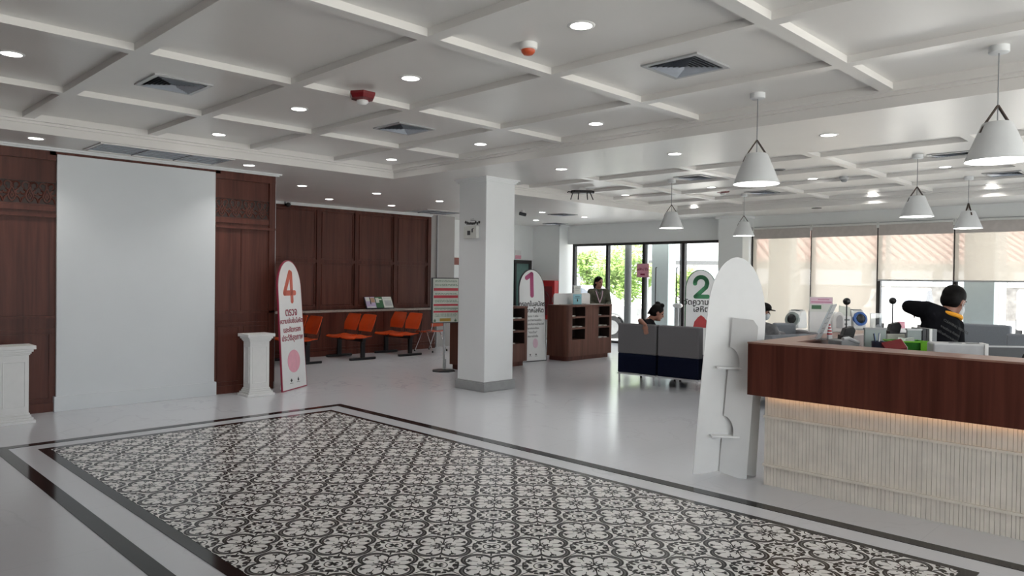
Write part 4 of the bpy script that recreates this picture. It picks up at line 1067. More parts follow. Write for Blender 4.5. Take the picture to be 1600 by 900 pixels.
# ------------------------------------------------------------------ people
def smooth_union(name, prims, m, parent, voxel=0.010, smooth=6):
    bm = bmesh.new()
    for p in prims:
        if p[0] == 'c':
            _, a, ra, b, rb = p
            a, b = Vector(a), Vector(b); L = (b-a).length; n = 4
            pts, rad = [], []
            d = (b-a).normalized() if L > 1e-6 else Vector((0, 0, 1))
            for i in range(4): 
                th = -PI/2 + PI/2*(i+0.35)/4; pts.append(a + d*(ra*math.sin(th))); rad.append(ra*math.cos(th))
            for i in range(n+1): pts.append(a+(b-a)*(i/n)); rad.append(ra+(rb-ra)*i/n)
            for i in range(4):
                th = PI/2*(i+0.65)/4; pts.append(b + d*(rb*math.sin(th))); rad.append(rb*math.cos(th))
            tube(bm, pts, 0, 14, True, rad)
        else:
            _, c, r, rot = p
            ellipsoid(bm, c, r, rot, 20, 14)
    o = obj(name, bm, m, parent, True)
    rm = o.modifiers.new('fuse', 'REMESH'); rm.mode = 'VOXEL'; rm.voxel_size = voxel; rm.use_smooth_shade = True
    sm = o.modifiers.new('soften', 'SMOOTH'); sm.iterations = smooth; sm.factor = 0.5
    dg = bpy.context.evaluated_depsgraph_get(); dg.update()
    me = bpy.data.meshes.new_from_object(o.evaluated_get(dg))
    o.modifiers.clear(); old = o.data; o.data = me; bpy.data.meshes.remove(old)
    if not me.materials: me.materials.append(m)
    for p in me.polygons: p.use_smooth = True
    return o
def rotm(fwd, up):
    f = Vector(fwd).normalized(); u = Vector(up); l = u.cross(f).normalized(); u = f.cross(l).normalized()
    return Matrix((f, l, u)).transposed()          # columns: forward, left, up
def hand_prims(wrist, dirn, palm, curl=0.5, side=1):
    """palm block, four unequal bent fingers and a thumb from the side of the palm"""
    w = Vector(wrist); d = Vector(dirn).normalized(); n = Vector(palm).normalized(); n = (n-d*n.dot(d)).normalized(); s = d.cross(n)*side
    P = []
    R = Matrix((d, s, n)).transposed()
    P.append(('e', w+d*0.048, (0.052, 0.041, 0.018), R))
    for off, L in ((-0.030, 0.058), (-0.010, 0.074), (0.011, 0.080), (0.031, 0.072)):
        k0 = w+d*0.085+s*off
        a1 = curl*0.9; k1 = k0+(d*math.cos(a1)+n*math.sin(a1))*L*0.5
        a2 = curl*2.0; k2 = k1+(d*math.cos(a2)+n*math.sin(a2))*L*0.32
        a3 = curl*2.7; k3 = k2+(d*math.cos(a3)+n*math.sin(a3))*L*0.24
        P += [('c', k0, 0.0095, k1, 0.009), ('c', k1, 0.009, k2, 0.0082), ('c', k2, 0.0082, k3, 0.007)]
    t0 = w+d*0.025+s*0.034; t1 = t0+(s*0.7+d*0.6+n*0.35).normalized()*0.042; t2 = t1+(d*0.9+s*0.15+n*0.35).normalized()*0.034
    P += [('c', t0, 0.013, t1, 0.0105), ('c', t1, 0.0105, t2, 0.008)]
    return P
def person(label, J, skin, top, top_m, legs_m, hair, mask=False, voxel=0.009, sleeves='long', extra=None):
    """J: joints in room coordinates. Head direction in J['hf'] / J['hu']"""
    root = thing('person', label, 'person', J['floor'])
    inv = Vector(J['floor'])
    g = lambda k: Vector(J[k])-inv
    R = rotm(J['hf'], J['hu']); hc = g('head')
    def h(f, l, u): return hc + R @ Vector((f, l, u))
    body = [('e', h(-0.008, 0, 0.025), (0.098, 0.078, 0.102), R), ('e', h(0.022, 0, -0.040), (0.070, 0.060, 0.082), R),
            ('c', h(0.085, 0, 0.022), 0.010, h(0.104, 0, -0.020), 0.015), ('e', h(0.070, 0, -0.088), (0.024, 0.030, 0.020), R),
            ('e', h(0.080, 0, -0.052), (0.018, 0.026, 0.011), R),
            ('e', h(-0.005, 0.078, -0.005), (0.020, 0.010, 0.032), R), ('e', h(-0.005, -0.078, -0.005), (0.020, 0.010, 0.032), R),
            ('c', h(-0.030, 0, -0.06), 0.052, g('neck'), 0.058)]
    ch, pv = g('chest'), g('pelvis'); mid = (ch+pv)/2
    for s in 'lr':
        sh, el, wr = g('sh_'+s), g('el_'+s), g('wr_'+s)
        body += [('c', g('neck')-(g('neck')-ch)*0.12, 0.060, sh, 0.052), ('c', sh, 0.050, el, 0.037), ('c', el, 0.037, wr, 0.026), ('c', ch, 0.10, sh, 0.05)]
        body += hand_prims(wr, J.get('hd_'+s, wr-el), J.get('hn_'+s, (0, 0, -1)), J.get('curl_'+s, 0.45), 1 if s == 'l' else -1)
        hp, kn, an, toe = g('hip_'+s), g('kn_'+s), g('an_'+s), g('toe_'+s)
        body += [('c', hp, 0.082, kn, 0.055), ('c', kn, 0.055, an, 0.038), ('c', an, 0.04, toe, 0.030)]
    # a flat ribcage and hips
    ax = (g('sh_l')-g('sh_r')).normalized(); up = (g('neck')-pv).normalized(); fw = ax.cross(up).normalized()
    RT = rotm(fw, up)
    body += [('e', ch, (0.105, 0.155, 0.19), RT), ('e', mid, (0.098, 0.135, 0.17), RT), ('e', pv, (0.105, 0.155, 0.12), RT), ('c', ch, 0.10, pv, 0.10)]
    bo = smooth_union('body', body, skin, root, voxel, 4)
    # shirt
    e = 0.016
    sp = [('e', ch, (0.105+e, 0.155+e, 0.185), RT), ('e', mid, (0.100+e, 0.140+e, 0.19), RT), ('e', pv, (0.107+e, 0.158+e, 0.10), RT), ('c', ch, 0.10+e, pv, 0.10+e)]
    for s in 'lr':
        sh, el, wr = g('sh_'+s), g('el_'+s), g('wr_'+s)
        end = el+(wr-el)*(0.90 if sleeves == 'long' else -0.35 if sleeves == 'short' else 0.0)
        sp += [('c', g('neck')-(g('neck')-ch)*0.20, 0.062+e, sh, 0.054+e), ('c', ch, 0.10+e, sh, 0.054+e)]
        if sleeves == 'long': sp += [('c', sh, 0.052+e, el, 0.040+e), ('c', el, 0.040+e, end, 0.032+e*0.7)]
        else: sp += [('c', sh, 0.052+e, sh+(el-sh)*0.62, 0.048+e)]
    smooth_union('shirt', sp, top_m, root, 0.010, 6)
    tp = [('e', pv-Vector((0, 0, 0.02)), (0.112+e*0.6, 0.162+e*0.6, 0.11), RT)]
    for s in 'lr':
        hp, kn, an = g('hip_'+s), g('kn_'+s), g('an_'+s)
        tp += [('c', hp, 0.088+e, kn, 0.060+e), ('c', kn, 0.060+e, an+(kn-an)*0.08, 0.046+e)]
    smooth_union('trousers', tp, legs_m, root, 0.012, 6)
    for s in 'lr':
        an, toe = g('an_'+s), g('toe_'+s)
        smooth_union('shoe', [('c', an+(toe-an)*-0.15, 0.046, toe, 0.042), ('c', an, 0.044, an+Vector((0, 0, 0.03)), 0.046)], M_BLACK, root, 0.010, 4)
    # hair
    hp_ = [('e', h(-0.020, 0, 0.040), (0.103, 0.088, 0.100), R), ('e', h(-0.045, 0, -0.005), (0.078, 0.084, 0.085), R)]
    if hair == 'short': hp_ = [('e', h(-0.022, 0, 0.048), (0.104, 0.088, 0.092), R), ('e', h(-0.048, 0, 0.005), (0.072, 0.084, 0.080), R)]
    if hair == 'tail': hp_ += [('c', h(-0.105, 0, 0.0), 0.036, h(-0.135, 0, -0.07), 0.034), ('c', h(-0.135, 0, -0.07), 0.034, h(-0.115, 0, -0.16), 0.020)]
    if hair == 'bun': hp_ += [('e', h(-0.045, 0.02, 0.140), (0.045, 0.045, 0.035), R), ('e', h(0.020, -0.015, 0.135), (0.040, 0.045, 0.034), R), ('c', h(-0.10, 0, 0.02), 0.032, h(-0.125, 0, -0.06), 0.016)]
    if hair == 'cap': hp_ += [('e', h(0.02, 0, 0.07), (0.10, 0.088, 0.065), R), ('e', h(0.12, 0, 0.042), (0.065, 0.070, 0.010), R)]
    smooth_union('hair' if hair != 'cap' else 'cap', hp_, M_HAIR, root, 0.009, 4)
    bm = bmesh.new()
    for l in (-0.031, 0.031): ellipsoid(bm, h(0.076, l, 0.006), (0.013, 0.014, 0.009), R, 10, 8)
    obj('eyes', bm, M_EYE, root, True)
    bm = bmesh.new()
    for l in (-0.031, 0.031): ellipsoid(bm, h(0.084, l, 0.028), (0.008, 0.020, 0.005), R, 10, 6)
    obj('eyebrows', bm, M_HAIR, root, True)
    if mask:
        smooth_union('face_mask', [('e', h(0.050, 0, -0.055), (0.063, 0.062, 0.060), R), ('c', h(0.06, 0, -0.02), 0.03, h(0.108, 0, -0.03), 0.014)], M_MASK, root, 0.006, 4)
        bm = bmesh.new()
        for s in (-1, 1): tube(bm, [h(0.06, s*0.062, -0.035), h(0.02, s*0.077, -0.015), h(-0.005, s*0.085, 0.010), h(-0.012, s*0.085, -0.02), h(0.02, s*0.072, -0.06)], 0.0025, 5)
        obj('mask_loop', bm, M_MASK, root)
    else:
        bm = bmesh.new(); ellipsoid(bm, h(0.0945, 0, -0.052), (0.008, 0.022, 0.007), R, 10, 8); obj('lips', bm, M_LIPS, root, True)
    return root, R, h
V = Vector
# standing woman behind the right desk, facing the room with her head turned aside
wx, wy = 12.66, 9.90
fwd = V((-0.62, -0.78, 0)).normalized(); lft = V((0, 0, 1)).cross(fwd)
def wp(f, l, z): return V((wx, wy, 0))+fwd*f+lft*l+V((0, 0, z))
wm = person('woman with tied back dark hair in olive shirt standing behind the right desk', dict(
    floor=(wx, wy, 0), head=wp(0.02, 0, 1.485), hf=(fwd+lft*0.55+V((0, 0, -0.10))), hu=(0, 0, 1), neck=wp(-0.01, 0, 1.325), chest=wp(0, 0, 1.14), pelvis=wp(0, 0, 0.86),
    sh_l=wp(0, 0.175, 1.29), sh_r=wp(0, -0.175, 1.29), el_l=wp(0.04, 0.23, 1.04), el_r=wp(0.04, -0.23, 1.04), wr_l=wp(0.22, 0.13, 1.02), wr_r=wp(0.22, -0.13, 1.02),
    hip_l=wp(0, 0.09, 0.84), hip_r=wp(0, -0.09, 0.84), kn_l=wp(0.02, 0.10, 0.45), kn_r=wp(0.02, -0.10, 0.45), an_l=wp(0, 0.10, 0.06), an_r=wp(0, -0.10, 0.06),
    toe_l=wp(0.15, 0.12, 0.035), toe_r=wp(0.15, -0.12, 0.035)), M_SKIN, None, M_KHAKI, M_TROUSER, 'tail')
wr = wm[0]; wo = V((wx, wy, 0)); bm = bmesh.new()
for s_ in (-1, 1): tube(bm, [wp(-0.02, s_*0.075, 1.355)-wo, wp(0.075, s_*0.075, 1.30)-wo, wp(0.122, s_*0.045, 1.18)-wo, wp(0.128, 0.0, 1.05)-wo], 0.010, 6)
obj('lanyard', bm, M_PALEPINK, wr, True)
bm = bmesh.new()
for s_ in (-1, 1): tube(bm, [wp(-0.045, s_*0.06, 1.36)-wo, wp(0.055, s_*0.068, 1.325)-wo, wp(0.110, s_*0.015, 1.235)-wo], 0.016, 6, True, [0.014, 0.018, 0.008])
obj('collar', bm, M_GREYSHIRT, wr, True)
# woman sitting sideways on the sofa, one arm hung over its back
def sp(u, v, d): return at(u, v, d)
hd = at(1027, 489, 11.45)
fw = V((0.62, -0.72, 0))          # looks towards the windows on the right
seat = V((9.62, 6.42, 0.52))
person('woman in black with a hair bun seated on the sofa, arm over its back', dict(
    floor=(9.75, 6.40, 0), head=hd+V((0, 0, 0.0)), hf=V((0.60, -0.68, -0.38)), hu=(0.1, 0, 1), neck=hd+V((-0.06, 0.10, -0.125)), chest=V((9.60, 6.50, 0.78)), pelvis=seat,
    sh_l=V((9.72, 6.62, 0.875)), sh_r=V((9.44, 6.46, 0.865)), el_l=V((9.80, 6.42, 0.62)), el_r=at(1000.5, 501, 11.12), wr_l=V((10.0, 6.28, 0.58)), wr_r=at(1008.5, 508, 10.93),
    hd_r=V((-0.10, -0.16, -0.9)), hn_r=V((1, 0.1, 0)), curl_r=0.35,
    hip_l=V((9.66, 6.50, 0.50)), hip_r=V((9.62, 6.32, 0.50)), kn_l=V((10.08, 6.42, 0.50)), kn_r=V((10.06, 6.22, 0.50)), an_l=V((10.12, 6.40, 0.06)), an_r=V((10.10, 6.20, 0.06)),
    toe_l=V((10.27, 6.36, 0.035)), toe_r=V((10.25, 6.16, 0.035))), M_SKIN, None, M_BLKSHIRT, M_TROUSER, 'bun', sleeves='short', voxel=0.007)
# masked person on the window sofa
hd = MP
person('masked person in grey shirt and dark cap seated by the lowered blinds', dict(
    floor=(hd.x, hd.y, 0), head=hd, hf=V((0.60, -0.78, -0.15)), hu=(0, 0, 1), neck=hd+V((-0.05, 0.03, -0.15)), chest=hd+V((-0.05, 0.03, -0.36)), pelvis=hd+V((-0.04, 0.04, -0.66)),
    sh_l=hd+V((0.10, 0.14, -0.24)), sh_r=hd+V((-0.02, -0.17, -0.24)), el_l=hd+V((0.20, 0.14, -0.50)), el_r=hd+V((0.09, -0.27, -0.50)), wr_l=hd+V((0.36, 0.0, -0.56)), wr_r=hd+V((0.30, -0.28, -0.56)),
    hip_l=hd+V((0.0, 0.12, -0.66)), hip_r=hd+V((-0.02, -0.06, -0.66)), kn_l=hd+V((0.36, -0.06, -0.66)), kn_r=hd+V((0.32, -0.26, -0.66)), an_l=V((hd.x+0.38, hd.y-0.08, 0.06)), an_r=V((hd.x+0.34, hd.y-0.28, 0.06)),
    toe_l=V((hd.x+0.48, hd.y-0.20, 0.035)), toe_r=V((hd.x+0.44, hd.y-0.40, 0.035))), M_SKIN2, None, M_GREYSHIRT, M_TROUSER, 'cap', mask=True)
# man in black leaning behind the counter, back to the viewer, elbow out
D = 6.2
hd = at(1491, 471.5, D)
vw = V((cfw.x, cfw.y, 0)).normalized(); rt = V((cr.x, cr.y, 0)).normalized()
neck = at(1478, 490, D-0.02); chest = at(1469, 516, D-0.04)
shl = at(1447, 483, D-0.04); shr = at(1492, 509, D+0.02)
pel = at(1462, 572, D-0.10); pz = V((pel.x, pel.y, 0))
man, RM, hm = person('man in black shirt and yellow neck ribbon leaning behind the counter, elbow out', dict(
    floor=pz, head=hd, hf=(rt*0.86+vw*0.40+V((0, 0, -0.28))), hu=V((0, 0, 1))+rt*0.12, neck=neck, chest=chest, pelvis=pel,
    sh_l=shl, sh_r=shr, el_l=at(1420, 479, D+0.02), el_r=at(1497, 545, D+0.22), wr_l=at(1438, 490, D+0.24), wr_r=at(1490, 560, D+0.42),
    hip_l=pel-rt*0.09, hip_r=pel+rt*0.09, kn_l=pz-rt*0.10+vw*0.04+V((0, 0, 0.46)), kn_r=pz+rt*0.10+vw*0.06+V((0, 0, 0.46)),
    an_l=pz-rt*0.10+V((0, 0, 0.06)), an_r=pz+rt*0.10+V((0, 0, 0.06)), toe_l=pz-rt*0.11+vw*0.16+V((0, 0, 0.035)), toe_r=pz+rt*0.11+vw*0.16+V((0, 0, 0.035))),
    M_SKIN2, None, M_BLKSHIRT, M_TROUSER, 'short', mask=True)
# broad ribbon lying round the collar, both ends hanging in front
nk = neck-pz; bm = bmesh.new(); pts = []
for i in range(17):
    a = PI*0.60+i*(PI*1.35)/16
    pts.append(nk + rt*(0.020+0.092*math.cos(a)) + vw*(0.088*math.sin(a)) + V((0, 0, 0.012-0.052*(math.cos(a)*0.5+0.5)-0.01*math.sin(a))))
pts.append(pts[-1]+rt*0.0+vw*0.10-V((0, 0, 0.09)))
tube(bm, pts, 0.018, 8)
obj('neck_ribbon', bm, M_YELLOW, man, True)
# lettering across the back of the shirt
bx = (shr-shl).normalized(); bup = (neck-pel); bup = (bup-bx*bup.dot(bx)).normalized(); bn = bx.cross(bup)
for body, size, dz, dx in (('CLEANING SERVICE', 0.030, 0.035, 0.02), ('งานบริการ ทีมงาน', 0.028, -0.025, -0.02), ('แม่บ้านทำความสะอาด', 0.028, -0.075, -0.03)):
    p = chest-pz + bx*dx + bup*dz + bn*0.128
    text(body, size, M_GREYTXT, man, Matrix(((bx.x, bup.x, bn.x, p.x), (bx.y, bup.y, bn.y, p.y), (bx.z, bup.z, bn.z, p.z), (0, 0, 0, 1))), 0.0)

# ------------------------------------------------------------------ things on and behind the counter
WT = 0.745
def place(u, v, z):
    """the point at pixel u, v that lies at height z"""
    r = at(u, v, 1.0)-CAM; return CAM + r*((z-H)/r.z)
A45 = math.atan2(cr.y, cr.x)          # width across the view
TOPZ = 1.097
# slanted clear leaflet holder on the counter end
p = place(1279, 529.5, TOPZ)
t = thing('leaflet_holder', 'slanting clear leaflet holder on the counter end', 'leaflet holder', p, A45+math.radians(58))
obj('base', B((-0.11, 0.11, -0.07, 0.05, 0.0, 0.004)), M_ACRYL, t)
LX = math.radians(23)
for nm, m_, bxs in (('back_sheet', M_PALEGREY, [(-0.105, 0.105, 0.0, 0.004, 0.0, 0.31)]), ('front_sheet', M_ACRYL, [(-0.108, 0.108, 0.012, 0.015, 0.0, 0.30)]),
                    ('print', M_MIDGREY, [(-0.07, 0.02+0.01*k, -0.003, 0.001, 0.05+0.045*k, 0.057+0.045*k) for k in range(5)])):
    o = obj(nm, B(*bxs), m_, t); o.rotation_euler = (LX, 0, 0)
p = place(1296, 530, TOPZ)
t = thing('striped_cone', 'small red and white striped cone on a white base beside the leaflet holder', 'ornament', p, A45)
obj('base', B((-0.017, 0.017, -0.017, 0.017, 0.0, 0.038)), M_WHITE, t, bevel=0.003)
for k in range(7):
    bm = bmesh.new(); r0 = 0.021-0.0022*k; lathe(bm, [(r0, 0.038+0.012*k), (r0-0.002, 0.05+0.012*k)], 14); obj('stripe', bm, M_REDPRINT if k % 2 == 0 else M_WHITE, t, True)
p = place(1291, 521, TOPZ); p = p + vw*0.12
t = thing('notice_board', 'pink-headed green and white notice on a white stand behind the leaflet holder', 'notice', (p.x, p.y, TOPZ), A45+math.radians(-6))
o = obj('board', B((-0.10, 0.10, 0.0, 0.006, 0.19, 0.325)), M_PAPER, t)
o = obj('header', B((-0.098, 0.098, -0.003, 0.001, 0.262, 0.322)), M_PALEPINK, t)
obj('print', B((-0.09, 0.09, -0.005, -0.002, 0.276, 0.283), (-0.03, 0.07, -0.005, -0.002, 0.30, 0.305)), M_MAGENTA, t)
obj('green_patch', B((-0.085, 0.0, -0.005, -0.002, 0.215, 0.25)), M_DKGREEN, t)
obj('stand', B((-0.10, 0.09, 0.007, 0.05, 0.0, 0.20)), M_WHITE, t, bevel=0.006)
t = thing('arched_device', 'white arched plastic device standing behind the counter end', 'device', (p.x+0.16, p.y-0.10, TOPZ), A45)
bm = bmesh.new(); prism(bm, [(-0.06, 0), (0.065, 0.0), (0.055, 0.10)]+[(0.0+0.055*math.cos(a), 0.13+0.06*math.sin(a)) for a in [i*PI/10 for i in range(11)]]+[(-0.06, 0.10)], 0.10, 'xz', 0.0); obj('shell', bm, M_WHITE, t, bevel=0.008)
bm = bmesh.new(); prism(bm, [(-0.02, 0.04), (0.035, 0.04)]+[(0.0075+0.0275*math.cos(a), 0.12+0.04*math.sin(a)) for a in [i*PI/10 for i in range(11)]], 0.006, 'xz', -0.005); obj('inset', bm, M_PALEGREY, t)
# telephone
p = place(1313, 538, TOPZ-0.02)
t = thing('telephone', 'grey desk telephone lying behind the counter ledge', 'telephone', (p.x+0.10, p.y, 1.055), A45+0.3)
bm = bmesh.new(); prism(bm, [(-0.08, 0.0), (0.10, 0.0), (0.10, 0.012), (-0.02, 0.055), (-0.08, 0.05)], 0.15, 'xz', -0.05); obj('body', bm, M_MIDGREY, t, bevel=0.006)
bm = bmesh.new(); tube(bm, [(-0.06, -0.04, 0.062), (0.0, -0.035, 0.066), (0.10, -0.03, 0.028)], 0.016, 8); obj('handset', bm, M_PALEGREY, t, True)
obj('riser', B((-0.09, 0.11, -0.06, 0.11, WT-1.055, 0.0)), M_DKGREY, t)
# ball-topped stands
def ball_stand(u, vb, vs, vbase, d, label):
    top = at(u, vb, d); base = at(u, vbase, d)
    t = thing('ball_stand', label, 'stand', (base.x, base.y, WT), A45, 'black ball-topped stands behind the counter')
    hb = base.z-WT; ht = top.z-WT
    obj('box', B((-0.05, 0.04, -0.05, 0.05, 0.0, hb+0.02)), M_BLACK, t, bevel=0.006)
    bm = bmesh.new(); prism(bm, [(-0.045, hb), (0.05, hb), (0.065, hb+0.06), (0.045, hb+0.095), (-0.02, hb+0.075)], 0.07, 'xz', -0.035); obj('head', bm, M_BLACK, t, bevel=0.006)
    bm = bmesh.new(); tube(bm, [(0, 0, hb+0.06), (0, 0, ht)], 0.0055, 8); obj('stem', bm, M_BLACK, t)
    bm = bmesh.new(); ellipsoid(bm, (0, 0, ht), (0.030, 0.030, 0.030)); obj('ball', bm, M_BLACK, t, True)
ball_stand(1322, 471, 505, 527, 6.1, 'black ball-topped stand nearer the leaflet holder')
ball_stand(1394, 470, 505, 520, 6.4, 'black ball-topped stand nearer the man in black')
# pen cup, red book, green basket, panels, files, white box
def wt(u, v, d, rz=0.0): q_ = at(u, v, d); return V((q_.x, q_.y, WT))
DZ = 0.0
def upright(name, label, cat, u0, u1, v0, v1, d, m, th=0.02, rz=0.0, edge=None):
    """a flat upright panel standing on the inner worktop"""
    a = at((u0+u1)/2, v0, d); b = at((u0+u1)/2, v1, d); w = abs(u1-u0)/FPX*d/2
    t = thing(name, label, cat, (a.x, a.y, WT), A45+rz)
    obj('panel', B((-w, w, 0, th, 0.0, a.z-WT)), m, t, bevel=0.003)
    obj('foot', B((-w*0.6, w*0.6, -0.04, th+0.04, 0.0, 0.012)), M_DKGREY, t)
    if edge: obj('edge', B((-w-0.004, w+0.004, -0.003, th+0.003, a.z-WT-0.012, a.z-WT+0.003)), edge, t)
    return t, a.z-WT, w
upright('privacy_screen', 'grey green upright desk panel left of the green basket', 'panel', 1351, 1386, 513, 545, 5.75, M_GREYGREEN, 0.02, 0.10, M_MIDGREY)
upright('privacy_screen', 'pale grey upright panel between the green basket and the files', 'panel', 1418, 1440, 514, 545, 5.75, M_GREYGREEN, 0.02, -0.05, M_PALEGREY)
upright('paper_tray', 'pale sheet standing behind the green basket', 'tray', 1387, 1414, 522, 545, 6.0, M_PALEGREEN, 0.02)
p = wt(1372, 540, 5.45)
t = thing('pen_cup', 'dark blue mesh pen cup behind the counter ledge', 'pen cup', p)
hC = at(1372, 533, 5.45).z-WT
obj('riser', B((-0.06, 0.06, -0.06, 0.06, 0, hC-0.10)), M_DKGREY, t)
bm = bmesh.new(); lathe(bm, [(0.040, hC-0.10), (0.046, hC), (0.043, hC), (0.037, hC-0.095)], 20); obj('cup', bm, mat('dark blue mesh', (0.025, 0.03, 0.06, 1), 0.5), t, True)
for k, (dx, dy, m_) in enumerate(((-0.03, 0.02, M_BLACK), (0.01, 0.03, M_BLUEP), (0.03, 0.0, M_WHITE), (0.045, 0.01, M_BLUEP))):
    bm = bmesh.new(); tube(bm, [(dx*0.3, dy*0.3, hC-0.08), (dx*1.1, dy*1.1, hC+0.055)], 0.004, 6)
    o = tag(obj('pen', bm, m_), ('black pen in the blue cup, leaning left', 'blue pen at the back of the blue cup', 'white pen in the blue cup', 'blue pen in the cup, leaning right')[k], 'pen', 'pens in the mesh cup'); o.location = p
q0 = at(1398, 541, 5.33)
t = thing('red_book', 'dark red book with cream pages in front of the green basket', 'book', (q0.x, q0.y, WT), A45-0.15)
hB = q0.z-WT
obj('riser', B((-0.06, 0.06, -0.03, 0.03, 0.0, hB-0.035)), M_DKGREY, t)
o = obj('cover', B((-0.072, 0.065, -0.05, 0.05, -0.004, 0.026)), M_REDDK, t); o.location = (0, 0, hB-0.01); o.rotation_euler = (math.radians(35), math.radians(-14), 0)
o = obj('pages', B((-0.068, 0.069, -0.047, 0.047, 0.0, 0.022)), M_PAPER, t); o.location = (0, 0, hB-0.01); o.rotation_euler = (math.radians(35), math.radians(-14), 0)
q0 = at(1414, 541, 5.55)
t = thing('basket', 'green plastic basket with lime end behind the counter ledge', 'basket', (q0.x, q0.y, WT), A45-0.10)
hB = at(1414, 549, 5.55).z-WT; hT = at(1414, 532, 5.55).z-WT
obj('riser', B((-0.09, 0.09, -0.06, 0.06, 0.0, hB)), M_DKGREY, t)
bm = bmesh.new()
def tray(bm, w0, w1, d0, d1, z0, z1, th=0.004):
    lo = [(-w0, -d0), (w0, -d0), (w0, d0), (-w0, d0)]; hi = [(-w1, -d1), (w1, -d1), (w1, d1), (-w1, d1)]
    a = [bm.verts.new((x, y, z0)) for x, y in lo]; b = [bm.verts.new((x, y, z1)) for x, y in hi]
    c = [bm.verts.new((x*(1-th/w1), y*(1-th/d1), z1)) for x, y in hi]; d_ = [bm.verts.new((x*(1-th/w0), y*(1-th/d0), z0+th)) for x, y in lo]
    bm.faces.new(a[::-1]); bm.faces.new(d_)
    for i in range(4):
        j = (i+1) % 4
        bm.faces.new((a[i], a[j], b[j], b[i])); bm.faces.new((b[i], b[j], c[j], c[i])); bm.faces.new((c[i], c[j], d_[j], d_[i]))
tray(bm, 0.105, 0.122, 0.07, 0.085, hB, hT); obj('tub', bm, M_GREEN, t)
obj('lime_end', B((0.075, 0.128, -0.090, -0.083, hB+0.005, hT+0.006)), M_LIME, t)
obj('rim', B((-0.126, 0.126, -0.090, -0.084, hT-0.008, hT+0.002), (-0.126, 0.126, 0.084, 0.090, hT-0.008, hT+0.002), (-0.126, -0.120, -0.084, 0.084, hT-0.008, hT+0.002), (0.120, 0.126, -0.084, 0.084, hT-0.008, hT+0.002)), M_LIME, t)
for k, (dx, rz_, m_) in enumerate(((-0.05, 0.3, M_PALEGREEN), (0.03, -0.4, M_PAPER))):
    o = obj('paper_bundle', B((-0.045, 0.045, -0.004, 0.004, 0.0, 0.10)), m_); o.location = (q0.x+dx*cr.x, q0.y+dx*cr.y, WT+hB+0.006); o.rotation_euler = (0.25, 0.15*(1-2*k), A45+rz_)
    tag(o, ('pale green paper bundle in the green basket', 'white paper bundle in the green basket')[k], 'paper', 'papers in the green basket')
# box files and dark crate behind them
for k, (u0, u1, m_, lab) in enumerate(((1441, 1446, M_DKGREY, 'dark box file, first from the pale panel'), (1446.5, 1451, M_BLACK, 'black box file between dark and white files'), (1451.5, 1456, M_WHITE, 'white box file, the only white spine'), (1456.5, 1463, M_MIDGREY, 'grey box file nearest the man in black'))):
    a = at((u0+u1)/2, 513.5+0.3*k, 5.75); w = (u1-u0)/FPX*5.75/2
    t = thing('box_file', lab + ', behind the counter', 'file', (a.x, a.y, WT), A45-0.10, 'box files behind the counter')
    obj('case', B((-w, w, -0.01, 0.20, 0.0, a.z-WT)), m_, t, bevel=0.003)
    obj('label_strip', B((-w*0.6, w*0.6, -0.013, -0.009, (a.z-WT)*0.45, (a.z-WT)*0.75)), M_PALEGREY, t)
a = at(1430, 515.5, 7.9); 
t = thing('low_table', 'white-topped dark cabinet in front of the man in black', 'table', (a.x, a.y, 0), A45)
obj('carcass', B((-0.28, 0.22, 0.0, 0.30, 0.0, a.z-0.03)), M_BLACK, t)
obj('top', B((-0.30, 0.24, -0.02, 0.32, a.z-0.03, a.z)), M_WHITE, t, bevel=0.004)
c0 = at(1409, 510, 7.95)
t = thing('card_stand', 'small pink card in a white stand on the white-topped cabinet', 'card', (c0.x, c0.y, a.z), A45)
obj('base', B((-0.042, 0.042, -0.01, 0.03, 0.0, 0.012)), M_WHITE, t)
o = obj('card', B((-0.038, 0.038, 0.0, 0.004, 0.0, 0.075)), M_PINK, t); o.location = (0, 0, 0.010); o.rotation_euler = (-0.2, 0, 0)
o = obj('border', B((-0.042, 0.042, 0.004, 0.008, 0.0, 0.080)), M_WHITE, t); o.location = (0, 0, 0.008); o.rotation_euler = (-0.2, 0, 0)
a = at(1334, 513.5, 8.3)
t = thing('low_table', 'dark open table with white box behind the first ball-topped stand', 'table', (a.x, a.y, 0), A45)
obj('top', B((-0.13, 0.30, 0.0, 0.30, a.z-0.03, a.z)), M_PALEGREY, t)
for x in (-0.11, 0.24): obj('leg', B((x, x+0.04, 0.02, 0.28, 0.0, a.z-0.03)), M_BLACK, t)
obj('back_panel', B((-0.07, 0.24, 0.26, 0.28, 0.0, a.z-0.03)), M_BLACK, t)
obj('shelf', B((-0.07, 0.24, 0.02, 0.26, a.z-0.16, a.z-0.14)), M_BLACK, t)
tb = obj('storage_box', B((-0.05, 0.13, 0.03, 0.22, a.z-0.139, a.z-0.065)), M_WHITE); tb.location = (a.x, a.y, 0); tb.rotation_euler = (0, 0, A45)
tag(tb, 'white box on the shelf of the dark open table', 'box')
